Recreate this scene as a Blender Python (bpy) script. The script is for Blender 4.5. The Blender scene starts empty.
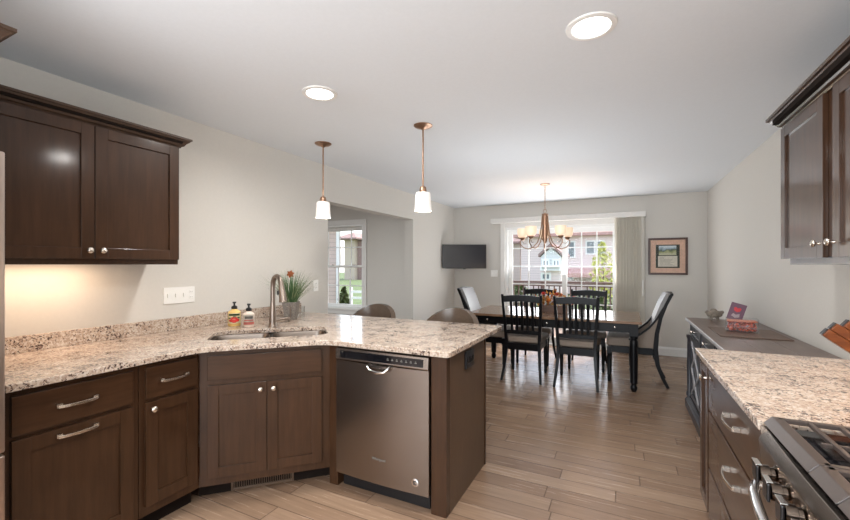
import bpy, bmesh, math, random
from mathutils import Vector, Matrix
PI = math.pi
random.seed(7)
SC = bpy.context.scene
COL = SC.collection

# ------------------------------------------------------------------ camera
cd = bpy.data.cameras.new('camera')
cam = bpy.data.objects.new('camera', cd)
COL.objects.link(cam)
SC.camera = cam
cam.location = (0, 0, 1.375)
cam.rotation_euler = (PI/2, 0, math.atan(198/400))
cd.sensor_fit = 'HORIZONTAL'
cd.sensor_width = 36
cd.lens = 400/850*36
cd.shift_y = 4.5/850
cd.clip_start = .05

# ------------------------------------------------------------------ world, sun, large lights, exposure
SC.view_settings.view_transform = 'Standard'
SC.view_settings.look = 'None'
SC.view_settings.gamma = 1
SC.view_settings.use_curve_mapping = False
SC.view_settings.exposure = 0.58
w = bpy.data.worlds.new('World')
SC.world = w
w.use_nodes = True
wn = w.node_tree
wn.nodes.clear()
sky = wn.nodes.new('ShaderNodeTexSky')
sky.sky_type = 'NISHITA'
sky.sun_disc = False
sky.sun_elevation = math.radians(52)
sky.sun_rotation = math.radians(20)
sky.air_density = 1.0
sky.dust_density = 2.5
wb = wn.nodes.new('ShaderNodeBackground')
wb.inputs['Strength'].default_value = 0.50
wo = wn.nodes.new('ShaderNodeOutputWorld')
wmix = wn.nodes.new('ShaderNodeMix')
wmix.data_type = 'RGBA'
wmix.inputs[0].default_value = .5
wmix.inputs[7].default_value = (2.6, 2.75, 2.95, 1)
wn.links.new(sky.outputs[0], wmix.inputs[6])
wn.links.new(wmix.outputs[2], wb.inputs[0])
wn.links.new(wb.outputs[0], wo.inputs[0])

def light(name, kind, loc, energy, color=(1, 1, 1), rot=(0, 0, 0), size=None, size_y=None, spot=None, shape=None):
    l = bpy.data.lights.new(name, kind)
    l.energy = energy
    l.color = color
    if kind == 'AREA':
        l.shape = shape or ('RECTANGLE' if size_y else 'DISK')
        l.size = size
        if size_y: l.size_y = size_y
    elif size is not None:
        if kind == 'SUN': l.angle = size
        else: l.shadow_soft_size = size
    if name == 'recessed_lamp': l.spread = math.radians(165)
    if spot:
        l.spot_size = spot
        l.spot_blend = .6
    o = bpy.data.objects.new(name, l)
    COL.objects.link(o)
    o.location = loc
    o.rotation_euler = rot
    return o

sun = light('sun', 'SUN', (0, 0, 10), 3.4, (1, .95, .87), size=math.radians(1.0))
sun.rotation_euler = Vector((.22, .70, 1.0)).to_track_quat('Z', 'Y').to_euler()
# soft fill added behind the camera, in place of daylight from there
light('rear_fill_light', 'AREA', (-.9, -3.1, 1.5), 115, (.92, .96, 1.0), (PI/2, 0, 0), 3.6, 1.9)
light('aisle_fill_light', 'AREA', (-.9, 4.0, 1.0), 9, (.93, .965, 1.0), (PI, 0, 0), .6, 1.1)  # added upward fill, no lamp stands in the aisle
# fill added in the kitchen and dining end, thrown up at the ceiling
light('kitchen_fill_light', 'AREA', (-1.35, -.7, 1.0), 44, (.95, .97, 1.0), (PI, 0, 0), 2.9, 2.4)
light('dining_fill_light', 'AREA', (-.95, 6.80, .9), 26, (.97, .98, 1.0), (-math.radians(132), 0, 0), 1.6, 1.2)  # added fill standing in for daylight at the patio door
light('side_room_fill_light', 'AREA', (-5.2, 3.2, 2.3), 34, (.93, .97, 1.0), (0, 0, 0), 1.6, 1.6)  # added overhead fill standing in for the side room's daylight

# ------------------------------------------------------------------ materials
def srgb(r, g, b):
    f = lambda c: (c/255/12.92) if c/255 <= .04045 else ((c/255+.055)/1.055)**2.4
    return (f(r), f(g), f(b), 1)

class NT:
    def __init__(s, name):
        s.m = bpy.data.materials.new(name)
        s.m.use_nodes = True
        s.t = s.m.node_tree
        s.t.nodes.clear()
        s.out = s.n('ShaderNodeOutputMaterial')
    def n(s, t, **kw):
        n = s.t.nodes.new(t)
        for k, v in kw.items():
            if k.startswith('i_'):
                n.inputs[k[2:].replace('_', ' ')].default_value = v
            else: setattr(n, k, v)
        return n
    def l(s, a, b): s.t.links.new(a, b)
    def math(s, op, a, b=None, c=None):
        n = s.n('ShaderNodeMath', operation=op)
        for i, v in enumerate((a, b, c)):
            if v is None: continue
            if isinstance(v, (int, float)): n.inputs[i].default_value = v
            else: s.l(v, n.inputs[i])
        return n.outputs[0]
    def coords(s, scale=(1, 1, 1), rot=(0, 0, 0), kind='Object'):
        tc = s.n('ShaderNodeTexCoord')
        mp = s.n('ShaderNodeMapping')
        mp.inputs['Scale'].default_value = scale
        mp.inputs['Rotation'].default_value = rot
        s.l(tc.outputs[kind], mp.inputs[0])
        return mp.outputs[0]
    def noise(s, vec, scale, detail=3, rough=.55):
        n = s.n('ShaderNodeTexNoise')
        n.inputs['Scale'].default_value = scale
        n.inputs['Detail'].default_value = detail
        n.inputs['Roughness'].default_value = rough
        s.l(vec, n.inputs['Vector'])
        return n.outputs['Fac']
    def ramp(s, fac, stops, interp='LINEAR'):
        r = s.n('ShaderNodeValToRGB')
        r.color_ramp.interpolation = interp
        e = r.color_ramp.elements
        while len(e) < len(stops): e.new(.5)
        for i, (p, c) in enumerate(stops):
            e[i].position = p
            e[i].color = c if len(c) == 4 else (*c, 1)
        s.l(fac, r.inputs[0])
        return r.outputs[0]
    def mix(s, fac, a, b, blend='MIX'):
        m = s.n('ShaderNodeMix', data_type='RGBA', blend_type=blend)
        for sock, v in ((m.inputs[0], fac), (m.inputs[6], a), (m.inputs[7], b)):
            if isinstance(v, (int, float)): sock.default_value = v
            elif isinstance(v, tuple): sock.default_value = v
            else: s.l(v, sock)
        return m.outputs[2]
    def pbr(s, color, rough=.5, metal=0, bump=None, bstr=.2, bdist=.002, coat=0, spec=.5, **kw):
        p = s.n('ShaderNodeBsdfPrincipled')
        if isinstance(color, tuple): p.inputs['Base Color'].default_value = color
        else: s.l(color, p.inputs['Base Color'])
        if isinstance(rough, (int, float)): p.inputs['Roughness'].default_value = rough
        else: s.l(rough, p.inputs['Roughness'])
        p.inputs['Metallic'].default_value = metal
        p.inputs['Specular IOR Level'].default_value = spec
        p.inputs['Coat Weight'].default_value = coat
        for k, v in kw.items(): p.inputs[k.replace('_', ' ')].default_value = v
        if bump is not None:
            b = s.n('ShaderNodeBump')
            b.inputs['Strength'].default_value = bstr
            b.inputs['Distance'].default_value = bdist
            s.l(bump, b.inputs['Height'])
            s.l(b.outputs[0], p.inputs['Normal'])
        s.l(p.outputs[0], s.out.inputs[0])
        s.p = p
        return s.m

def plain(name, col, rough=.5, metal=0, nscale=30, namt=.08, **kw):
    t = NT(name)
    v = t.coords()
    f = t.noise(v, nscale)
    dark = tuple(c*(1-namt) for c in col[:3])+(1,)
    lite = tuple(min(1, c*(1+namt)) for c in col[:3])+(1,)
    c = t.ramp(f, [(.3, dark), (.7, lite)])
    return t.pbr(c, rough, metal, **kw)

def wood(name, dark, lite, rough=.4, axis='Z', scale=1.0, coat=0, bstr=.08):
    t = NT(name)
    sc = {'X': (1.2, 14, 14), 'Y': (14, 1.2, 14), 'Z': (14, 14, 1.2)}[axis]
    v = t.coords(tuple(a*scale for a in sc))
    g = t.noise(v, 3.0, 5, .6)
    v2 = t.coords((3, 3, 1.6))
    m = t.noise(v2, 2.2, 2, .5)
    f = t.math('ADD', t.math('MULTIPLY', g, .6), t.math('MULTIPLY', m, .4))
    c = t.ramp(f, [(.32, dark), (.68, lite)])
    return t.pbr(c, rough, bump=g, bstr=bstr, bdist=.001, coat=coat, Coat_Roughness=.12, Coat_IOR=1.4, spec=.15 if coat else .5)

def granite(name):
    t = NT(name)
    v = t.coords()
    base = t.ramp(t.noise(v, 14, 4, .65), [(.30, srgb(156, 130, 112)), (.50, srgb(186, 166, 148)), (.72, srgb(208, 196, 182))])
    vo = t.n('ShaderNodeTexVoronoi')
    vo.inputs['Scale'].default_value = 130
    t.l(v, vo.inputs['Vector'])
    cellf = t.n('ShaderNodeSeparateColor')
    t.l(vo.outputs['Color'], cellf.inputs[0])
    tone = t.ramp(cellf.outputs[0], [(0, srgb(132, 106, 92)), (.2, srgb(176, 154, 137)), (.6, srgb(198, 182, 166)), (1, srgb(220, 212, 202))])
    c1 = t.mix(.55, base, tone)
    # scattered dark minerals gathered in drifts
    drift = t.noise(v, 9, 3, .6)
    grain = t.noise(v, 85, 3, .7)
    d = t.math('ADD', grain, t.math('MULTIPLY', t.math('SUBTRACT', drift, .5), .55))
    mask = t.ramp(d, [(.565, (0, 0, 0)), (.62, (1, 1, 1))])
    c2 = t.mix(mask, c1, srgb(72, 55, 50))
    g2 = t.noise(t.coords((1, 1, 1), (.4, .7, .2)), 66, 2, .6)
    mask2 = t.ramp(g2, [(.60, (0, 0, 0)), (.67, (1, 1, 1))])
    c3 = t.mix(t.math('MULTIPLY', mask2, .75), c2, srgb(150, 125, 112))
    return t.pbr(c3, .10, spec=.6)

def steel(name, col=(.42, .40, .385, 1), rough=.28, axis='X'):
    t = NT(name)
    sc = {'X': (1, 120, 120), 'Y': (120, 1, 120), 'Z': (120, 120, 1)}[axis]
    g = t.noise(t.coords(sc), 4, 3)
    r = t.n('ShaderNodeMapRange')
    r.inputs['To Min'].default_value = rough-.015
    r.inputs['To Max'].default_value = rough+.015
    t.l(g, r.inputs[0])
    return t.pbr(col, rough, 1)

def floor_mat():
    t = NT('floor_planks')
    tc = t.n('ShaderNodeTexCoord')
    sep = t.n('ShaderNodeSeparateXYZ')
    t.l(tc.outputs['Object'], sep.inputs[0])
    W, L = .128, 1.15
    ys = t.math('DIVIDE', sep.outputs[1], W)
    row = t.math('FLOOR', ys)
    wn1 = t.n('ShaderNodeTexWhiteNoise', noise_dimensions='1D')
    t.l(row, wn1.inputs['W'])
    xs = t.math('ADD', t.math('DIVIDE', sep.outputs[0], L), t.math('MULTIPLY', wn1.outputs['Value'], 13.7))
    col = t.math('FLOOR', xs)
    cmb = t.n('ShaderNodeCombineXYZ')
    t.l(row, cmb.inputs[0]); t.l(col, cmb.inputs[1])
    wn2 = t.n('ShaderNodeTexWhiteNoise', noise_dimensions='2D')
    t.l(cmb.outputs[0], wn2.inputs['Vector'])
    tint = t.ramp(wn2.outputs['Value'], [(0, srgb(130, 104, 84)), (.5, srgb(144, 118, 97)), (1, srgb(157, 131, 109))])
    fy = t.math('FRACT', ys); fx = t.math('FRACT', xs)
    ey = t.math('MINIMUM', fy, t.math('SUBTRACT', 1, fy))
    ex = t.math('MULTIPLY', t.math('MINIMUM', fx, t.math('SUBTRACT', 1, fx)), L/W)
    e = t.math('MINIMUM', ex, ey)
    seam = t.n('ShaderNodeMapRange')
    seam.inputs['From Min'].default_value = .008
    seam.inputs['From Max'].default_value = .03
    t.l(e, seam.inputs[0])
    # grain drifts along the plank, shifted per plank
    add = t.n('ShaderNodeVectorMath', operation='ADD')
    sc = t.n('ShaderNodeVectorMath', operation='MULTIPLY')
    sc.inputs[1].default_value = (1.6, 26, 1)
    t.l(tc.outputs['Object'], sc.inputs[0])
    t.l(sc.outputs[0], add.inputs[0])
    sc2 = t.n('ShaderNodeVectorMath', operation='MULTIPLY')
    sc2.inputs[1].default_value = (40, 40, 40)
    t.l(wn2.outputs['Color'], sc2.inputs[0])
    t.l(sc2.outputs[0], add.inputs[1])
    g = t.noise(add.outputs[0], 1.6, 5, .62)
    grain = t.ramp(g, [(.25, (.78, .76, .74)), (.55, (1, 1, 1)), (.8, (1.06, 1.06, 1.06))])
    c = t.mix(1.0, tint, grain, 'MULTIPLY')
    c = t.mix(t.math('MULTIPLY', t.math('SUBTRACT', 1, seam.outputs[0]), .65), c, srgb(52, 38, 30))
    hw = t.n('ShaderNodeVectorMath', operation='MULTIPLY')
    hw.inputs[1].default_value = (9, 4, 1)
    t.l(tc.outputs['Object'], hw.inputs[0])
    scrape = t.noise(hw.outputs[0], 2.2, 2, .5)
    h = t.math('ADD', t.math('MULTIPLY', seam.outputs[0], .6), t.math('ADD', t.math('MULTIPLY', scrape, .9), t.math('MULTIPLY', g, .25)))
    rr = t.n('ShaderNodeMapRange')
    rr.inputs['To Min'].default_value = .17
    rr.inputs['To Max'].default_value = .34
    t.l(g, rr.inputs[0])
    return t.pbr(c, rr.outputs[0], bump=h, bstr=.75, bdist=.0035, spec=.5)

def glass(name, tint=(1, 1, 1, 1), refl=.06):
    t = NT(name)
    tr = t.n('ShaderNodeBsdfTransparent')
    tr.inputs[0].default_value = tint
    gl = t.n('ShaderNodeBsdfGlossy')
    gl.inputs['Roughness'].default_value = .02
    lw = t.n('ShaderNodeLayerWeight')
    lw.inputs[0].default_value = .25
    f = t.math('ADD', t.math('MULTIPLY', lw.outputs['Fresnel'], .3), refl*.5)
    mx = t.n('ShaderNodeMixShader')
    t.l(f, mx.inputs[0]); t.l(tr.outputs[0], mx.inputs[1]); t.l(gl.outputs[0], mx.inputs[2])
    t.l(mx.outputs[0], t.out.inputs[0])
    return t.m

def emit(name, col, strength, base=None):
    t = NT(name)
    p = t.pbr(base or col, .35)
    f = t.noise(t.coords(), 18, 2)
    c = t.ramp(f, [(.3, tuple(a*.93 for a in col[:3])), (.7, col[:3])])
    t.l(c, t.p.inputs['Emission Color'])
    t.p.inputs['Emission Strength'].default_value = strength
    return t.m

def lap(name, col, pitch, rough=.7, depth=.01):
    t = NT(name)
    tc = t.n('ShaderNodeTexCoord')
    sep = t.n('ShaderNodeSeparateXYZ')
    t.l(tc.outputs['Object'], sep.inputs[0])
    f = t.math('FRACT', t.math('DIVIDE', sep.outputs[2], pitch))
    c = t.ramp(f, [(0, tuple(a*.55 for a in col[:3])), (.09, tuple(a*.9 for a in col[:3])), (.2, col[:3]), (1, col[:3])])
    return t.pbr(c, rough, bump=t.math('MULTIPLY', f, -1), bstr=.7, bdist=depth)

M = {}
M['wall'] = plain('wall_paint', srgb(208, 204, 197), .75, nscale=60, namt=.015)
M['ceiling'] = plain('ceiling_paint', srgb(220, 224, 228), .85, nscale=60, namt=.012)
M['trim'] = plain('white_trim_paint', srgb(228, 226, 222), .4, namt=.015)
M['floor'] = floor_mat()
M['cab'] = wood('espresso_cabinet_wood', srgb(48, 29, 15), srgb(68, 44, 27), .45, 'Z', coat=.8)
M['cabh'] = wood('espresso_cabinet_wood_across', srgb(48, 29, 15), srgb(68, 44, 27), .45, 'X', coat=.8)
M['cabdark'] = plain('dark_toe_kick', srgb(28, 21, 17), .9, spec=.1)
M['crownwood'] = wood('espresso_moulding_wood', srgb(52, 34, 21), srgb(72, 50, 33), .55, 'X')
M['panel'] = wood('end_panel_laminate', srgb(76, 57, 42), srgb(92, 72, 55), .4, 'Z', scale=2.2)
M['granite'] = granite('speckled_granite')
M['steel'] = steel('brushed_steel', (.27, .23, .20, 1), .27, 'X')
M['steelv'] = steel('brushed_steel_pinkish', (.52, .43, .38, 1), .3, 'Z')
M['sinksteel'] = steel('sink_steel', (.24, .20, .17, 1), .36, 'X')
M['chrome'] = plain('chrome', (.75, .74, .73, 1), .12, 1, namt=.03)
M['darkchrome'] = plain('dark_chrome', (.16, .125, .10, 1), .16, 1, namt=.1)
M['copper'] = plain('oil_rubbed_copper', (.40, .25, .17, 1), .34, 1, namt=.1)
M['nickel'] = plain('brushed_nickel', (.66, .60, .53, 1), .26, 1, namt=.06)
M['bronze'] = plain('brushed_bronze', (.27, .22, .185, 1), .34, 1, namt=.1)
M['black'] = plain('black_plastic', srgb(22, 22, 24), .3)
M['blackgloss'] = plain('black_gloss_panel', srgb(20, 20, 23), .08, spec=.6)
M['iron'] = plain('cast_iron', srgb(70, 60, 55), .34, nscale=120, bstr=.2)
M['ebony'] = plain('black_painted_wood', srgb(15, 14, 16), .32, nscale=40, namt=.2, spec=.18)
M['tabletop'] = wood('worn_brown_tabletop', srgb(104, 78, 60), srgb(150, 120, 96), .2, 'X', coat=.4)
M['fabric'] = plain('taupe_upholstery', srgb(140, 126, 114), .75, nscale=260, namt=.22, bstr=.3)
M['silver'] = plain('silver_grey_upholstery', srgb(138, 135, 134), .5, nscale=200, namt=.1)
M['leather'] = plain('taupe_leather', srgb(94, 79, 67), .26, nscale=50, namt=.1, spec=.6)
M['white'] = plain('white_plastic', srgb(238, 237, 233), .35, namt=.01)
M['vinyl'] = plain('white_vinyl', srgb(240, 240, 238), .3, namt=.01)
def translucent(name, col, fac):
    t = NT(name)
    m = plain_node = t.pbr(col, .5)
    tl = t.n('ShaderNodeBsdfTranslucent')
    tl.inputs[0].default_value = col
    f = t.math('ADD', fac-.03, t.math('MULTIPLY', t.noise(t.coords(), 30), .06))
    mx = t.n('ShaderNodeMixShader')
    t.l(f, mx.inputs[0]); t.l(t.p.outputs[0], mx.inputs[1]); t.l(tl.outputs[0], mx.inputs[2])
    t.l(mx.outputs[0], t.out.inputs[0])
    return t.m
M['blind'] = plain('blind_vinyl', srgb(222, 219, 214), .5, namt=.03)
M['slat'] = translucent('blind_slat_vinyl', srgb(244, 241, 234), .55)
M['glass'] = glass('window_glass', refl=0)
M['clear'] = glass('clear_glass', (.95, .96, .96, 1), .06)
M['shade'] = emit('frosted_shade_glass', (1.0, .90, .80, 1), .12, (.9, .88, .84, 1))
M['shadewarm'] = emit('amber_frosted_glass', (1.0, .70, .46, 1), .36, (.78, .64, .50, 1))
M['lens'] = emit('lamp_lens', (1, .98, .95, 1), 6.0)
M['screen'] = plain('tv_screen', srgb(46, 46, 50), .12, spec=.5, namt=.02)
M['cardboard'] = plain('pale_mat_board', srgb(214, 178, 156), .8)
M['frame'] = wood('dark_red_frame_wood', srgb(58, 32, 24), srgb(84, 50, 38), .35, 'X')
M['green_mat'] = plain('dark_green_mat', srgb(62, 66, 58), .8)
M['paper'] = plain('paper', srgb(214, 208, 194), .8)
M['ink'] = plain('grey_ink', srgb(120, 116, 110), .8)

# ------------------------------------------------------------------ mesh helpers
def B(): return bmesh.new()

def bx(bm, x0, x1, y0, y1, z0, z1, mat=None):
    vs = [Vector((x, y, z)) for z in (z0, z1) for y in (y0, y1) for x in (x0, x1)]
    if mat is not None: vs = [mat @ v for v in vs]
    v = [bm.verts.new(p) for p in vs]
    for f in ((0, 2, 3, 1), (4, 5, 7, 6), (0, 1, 5, 4), (2, 6, 7, 3), (0, 4, 6, 2), (1, 3, 7, 5)):
        bm.faces.new([v[i] for i in f])
    return bm

def prism(bm, pts, z0, z1, axis='Z', mat=None):
    """polygon pts (2D, any winding) extruded along axis from z0 to z1"""
    def P(a, b, c):
        q = {'Z': Vector((a, b, c)), 'X': Vector((c, a, b)), 'Y': Vector((a, c, b))}[axis]
        return mat @ q if mat is not None else q
    lo = [bm.verts.new(P(a, b, z0)) for a, b in pts]
    hi = [bm.verts.new(P(a, b, z1)) for a, b in pts]
    n = len(pts)
    fs = [bm.faces.new(lo), bm.faces.new(hi)]
    for i in range(n): fs.append(bm.faces.new((lo[i], lo[(i+1) % n], hi[(i+1) % n], hi[i])))
    bmesh.ops.recalc_face_normals(bm, faces=fs)
    return bm

def lathe(bm, prof, seg=24, loc=(0, 0, 0), mat=None, cap=True):
    """profile [(r, z)] turned about z"""
    rings = []
    fs = []
    L = Vector(loc)
    for r, z in prof:
        ring = []
        for i in range(seg):
            a = 2*PI*i/seg
            p = Vector((r*math.cos(a), r*math.sin(a), z))
            p = (mat @ p) if mat is not None else p
            ring.append(bm.verts.new(p+L))
        rings.append(ring)
    for k in range(len(rings)-1):
        a, b = rings[k], rings[k+1]
        for i in range(seg):
            fs.append(bm.faces.new((a[i], a[(i+1) % seg], b[(i+1) % seg], b[i])))
    if cap:
        if prof[0][0] > 1e-5: fs.append(bm.faces.new(rings[0]))
        if prof[-1][0] > 1e-5: fs.append(bm.faces.new(rings[-1]))
    bmesh.ops.recalc_face_normals(bm, faces=fs)
    return bm

def frames(path):
    pts = [Vector(p) for p in path]
    out = []
    up = None
    for i, p in enumerate(pts):
        if i == 0: t = pts[1]-p
        elif i == len(pts)-1: t = p-pts[i-1]
        else: t = (pts[i+1]-p).normalized()+(p-pts[i-1]).normalized()
        t.normalize()
        if up is None:
            up = Vector((0, 0, 1)) if abs(t.z) < .9 else Vector((1, 0, 0))
        s = t.cross(up)
        if s.length < 1e-6: s = t.orthogonal()
        s.normalize()
        u = s.cross(t).normalized()
        up = u
        out.append((p, s, u))
    return out

def tube(bm, path, r, seg=10, cap=True):
    rs = r if isinstance(r, (list, tuple)) else [r]*len(path)
    rings = []
    for (p, s, u), rad in zip(frames(path), rs):
        rings.append([bm.verts.new(p+s*math.cos(2*PI*i/seg)*rad+u*math.sin(2*PI*i/seg)*rad) for i in range(seg)])
    fs = []
    for a, b in zip(rings, rings[1:]):
        for i in range(seg): fs.append(bm.faces.new((a[i], a[(i+1) % seg], b[(i+1) % seg], b[i])))
    if cap: fs += [bm.faces.new(rings[0]), bm.faces.new(rings[-1])]
    bmesh.ops.recalc_face_normals(bm, faces=fs)
    return bm

def bar(bm, path, wx, wt, side=(1, 0, 0)):
    """rectangular bar swept along path in a plane whose normal is 'side'; wx = width along side, wt = thickness; either may be a list"""
    side = Vector(side).normalized()
    pts = [Vector(p) for p in path]
    wxs = wx if isinstance(wx, (list, tuple)) else [wx]*len(pts)
    wts = wt if isinstance(wt, (list, tuple)) else [wt]*len(pts)
    rings = []
    for i, p in enumerate(pts):
        t = (pts[min(i+1, len(pts)-1)]-pts[max(i-1, 0)]).normalized()
        n = side.cross(t).normalized()
        a, b = wxs[i]/2, wts[i]/2
        rings.append([bm.verts.new(p+side*sa*a+n*sb*b) for sa, sb in ((-1, -1), (1, -1), (1, 1), (-1, 1))])
    fs = []
    for r0, r1 in zip(rings, rings[1:]):
        for i in range(4): fs.append(bm.faces.new((r0[i], r0[(i+1) % 4], r1[(i+1) % 4], r1[i])))
    fs += [bm.faces.new(rings[0]), bm.faces.new(rings[-1])]
    bmesh.ops.recalc_face_normals(bm, faces=fs)
    return bm

def moulding(bm, line, prof):
    """closed profile [(outward, z)] carried along a 2D polyline with mitred corners; outward = right of travel"""
    pts = [Vector(p) for p in line]
    rings = []
    for i, p in enumerate(pts):
        d0 = (p-pts[i-1]).normalized() if i else None
        d1 = (pts[i+1]-p).normalized() if i < len(pts)-1 else None
        n0 = Vector((d0.y, -d0.x)) if d0 else None
        n1 = Vector((d1.y, -d1.x)) if d1 else None
        if n0 is None: m = n1
        elif n1 is None: m = n0
        else:
            m = (n0+n1).normalized()
            m = m/max(.3, m.dot(n0))
        rings.append([bm.verts.new((p.x+m.x*o, p.y+m.y*o, z)) for o, z in prof])
    n = len(prof)
    fs = []
    for r0, r1 in zip(rings, rings[1:]):
        for i in range(n): fs.append(bm.faces.new((r0[i], r0[(i+1) % n], r1[(i+1) % n], r1[i])))
    fs += [bm.faces.new(rings[0]), bm.faces.new(rings[-1])]
    bmesh.ops.recalc_face_normals(bm, faces=fs)
    return bm

def arc(cx, cy, r, a0, a1, n=6):
    return [(cx+r*math.cos(math.radians(a0+(a1-a0)*i/n)), cy+r*math.sin(math.radians(a0+(a1-a0)*i/n))) for i in range(n+1)]

def obj(name, bm, mat, parent=None, bevel=0, smooth=False, loc=None, sub=0, label=None):
    me = bpy.data.meshes.new(name)
    bm.to_mesh(me)
    bm.free()
    me.materials.append(M[mat] if isinstance(mat, str) else mat)
    o = bpy.data.objects.new(name, me)
    COL.objects.link(o)
    if parent is not None: o.parent = parent
    if loc is not None: o.location = loc
    if smooth:
        for p in me.polygons: p.use_smooth = True
        try: me.set_sharp_from_angle(angle=math.radians(42))
        except Exception: pass
    if bevel:
        m = o.modifiers.new('bevel', 'BEVEL')
        m.width = bevel
        m.segments = 2
        m.limit_method = 'ANGLE'
        m.angle_limit = math.radians(35)
    if sub:
        m = o.modifiers.new('sub', 'SUBSURF')
        m.levels = sub
        m.render_levels = sub
    if label: o['label'] = label
    return o

def tag(o, label, cat, group=None, kind=None):
    o['label'] = label
    o['category'] = cat
    if group: o['group'] = group
    if kind: o['kind'] = kind
    return o

def thing(name, label, cat, loc=(0, 0, 0), rotz=0, group=None):
    o = bpy.data.objects.new(name, None)
    COL.objects.link(o)
    o.location = loc
    o.rotation_euler = (0, 0, rotz)
    o.empty_display_size = .1
    return tag(o, label, cat, group)

def struct(name, bm, mat, parent=None, bevel=0, label=None):
    o = obj(name, bm, mat, parent, bevel)
    o['kind'] = 'structure'
    if label: o['label'] = label
    return o

def dup(root, loc=None, rotz=None, label=None, group=None):
    def cp(o, par):
        c = o.copy()
        COL.objects.link(c)
        c.parent = par
        for ch in list(o.children): cp(ch, c)
        return c
    r = cp(root, None)
    if loc is not None: r.location = loc
    if rotz is not None: r.rotation_euler = (0, 0, rotz)
    if label: r['label'] = label
    if group: r['group'] = group
    return r

def text_bm(s, size, extrude=.0004):
    cu = bpy.data.curves.new('t', 'FONT')
    cu.body = s
    cu.size = size
    cu.extrude = extrude
    cu.align_x = 'CENTER'
    cu.align_y = 'CENTER'
    o = bpy.data.objects.new('t', cu)
    COL.objects.link(o)
    dg = bpy.context.evaluated_depsgraph_get()
    dg.update()
    me = bpy.data.meshes.new_from_object(o.evaluated_get(dg))
    bm = B()
    bm.from_mesh(me)
    bpy.data.objects.remove(o)
    bpy.data.curves.remove(cu)
    bpy.data.meshes.remove(me)
    return bm

def xf(bm, mat):
    bmesh.ops.transform(bm, matrix=mat, verts=bm.verts)
    return bm

# ------------------------------------------------------------------ setting
XL, XR, YB, CH = -2.86, 1.10, 7.03, 2.44
YF = -3.3
struct('floor', bx(B(), -7.2, XR+.12, YF, YB+.14, -.06, 0), 'floor')
struct('ceiling', bx(B(), -7.2, XR+.12, YF, YB+.14, CH, CH+.08), 'ceiling')
bm = B()
bx(bm, XL-.15, XL, YF, 3.41, 0, CH)
bx(bm, XL-.15, XL, 3.41, 5.367, 2.06, CH)
bx(bm, XL-.15, XL, 5.367, YB, 0, CH)
struct('wall_left', bm, 'wall')
struct('wall_right', bx(B(), XR, XR+.12, YF, YB, 0, CH), 'wall')
DX0, DX1, DZ = -1.89, -.03, 2.03     # sliding door opening
bm = B()
bx(bm, XL-.12, DX0, YB, YB+.14, 0, CH)
bx(bm, DX1, XR+.12, YB, YB+.14, 0, CH)
bx(bm, DX0, DX1, YB, YB+.14, DZ, CH)
struct('wall_back', bm, 'wall')
# side room seen through the opening in the left wall
WY = 5.47
WX0, WX1, WZ0, WZ1 = -4.71, -3.85, .64, 2.045
bm = B()
bx(bm, -7.2, WX0, WY, WY+.14, 0, CH)
bx(bm, WX1, XL-.15, WY, WY+.14, 0, CH)
bx(bm, WX0, WX1, WY, WY+.14, 0, WZ0)
bx(bm, WX0, WX1, WY, WY+.14, WZ1, CH)
struct('wall_side_room', bm, 'wall')
struct('wall_far_left', bx(B(), -7.2, -7.08, YF, WY, 0, CH), 'wall')

BASE = [(0, 0), (.016, 0), (.016, .10), (.012, .112), (.006, .13), (0, .13)]
struct('baseboard_back', moulding(B(), [(DX1+.40, YB), (XR, YB)], BASE), 'trim')
struct('baseboard_back_left', moulding(B(), [(XL, YB), (DX0-.07, YB)], BASE), 'trim')
struct('baseboard_right', moulding(B(), [(XR, YB-.016), (XR, 2.70)], BASE), 'trim')
struct('baseboard_left', moulding(B(), [(XL, 5.367), (XL, YB-.016)], BASE), 'trim')
struct('baseboard_side_room', moulding(B(), [(-7.08, WY), (XL-.12, WY)], BASE), 'trim')

# window_1 in the side room: double hung, white
def ring(bm, x0, x1, z0, z1, wd, y0, y1, wb=None):
    wb = wd if wb is None else wb
    bx(bm, x0, x0+wd, y0, y1, z0, z1)
    bx(bm, x1-wd, x1, y0, y1, z0, z1)
    bx(bm, x0+wd, x1-wd, y0, y1, z1-wd, z1)
    bx(bm, x0+wd, x1-wd, y0, y1, z0, z0+wb)
    return bm
win = struct('window_1', ring(B(), WX0, WX1, WZ0, WZ1, .03, WY+.005, WY+.13), 'vinyl', bevel=.002)
zm = (WZ0+WZ1)/2
for z0, z1, yo in ((zm-.02, WZ1-.03, .085), (WZ0+.03, zm+.02, .05)):
    s = obj('sash', ring(B(), WX0+.03, WX1-.03, z0, z1, .03, WY+yo, WY+yo+.03), 'vinyl', win, bevel=.002)
    bm = B()
    xs0, xs1 = WX0+.06, WX1-.06
    for k in (1, 2): bx(bm, xs0+(xs1-xs0)*k/3-.008, xs0+(xs1-xs0)*k/3+.008, WY+yo+.006, WY+yo+.022, z0+.03, z1-.03)
    zc = (z0+z1)/2
    bx(bm, xs0, xs1, WY+yo+.007, WY+yo+.021, zc-.008, zc+.008)
    obj('muntin', bm, 'vinyl', s)
    obj('pane', bx(B(), xs0, xs1, WY+yo+.012, WY+yo+.016, z0+.03, z1-.03), 'glass', s)
for sx in (-.22, .22):
    obj('sash_lock', bx(B(), (WX0+WX1)/2+sx-.03, (WX0+WX1)/2+sx+.03, WY+.03, WY+.055, zm+.02, zm+.035), 'nickel', win, bevel=.003)
obj('roller_shade', bx(B(), WX0+.04, WX1-.04, WY+.02, WY+.06, WZ1-.10, WZ1-.045), 'blind', win, bevel=.01)
bm = B()
bx(bm, WX1, WX1+.075, WY-.018, WY, WZ0-.02, WZ1+.0)
bx(bm, WX0-.075, WX0, WY-.018, WY, WZ0-.02, WZ1+.0)
bx(bm, WX0-.075, WX1+.075, WY-.018, WY, WZ1, WZ1+.08)
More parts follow.
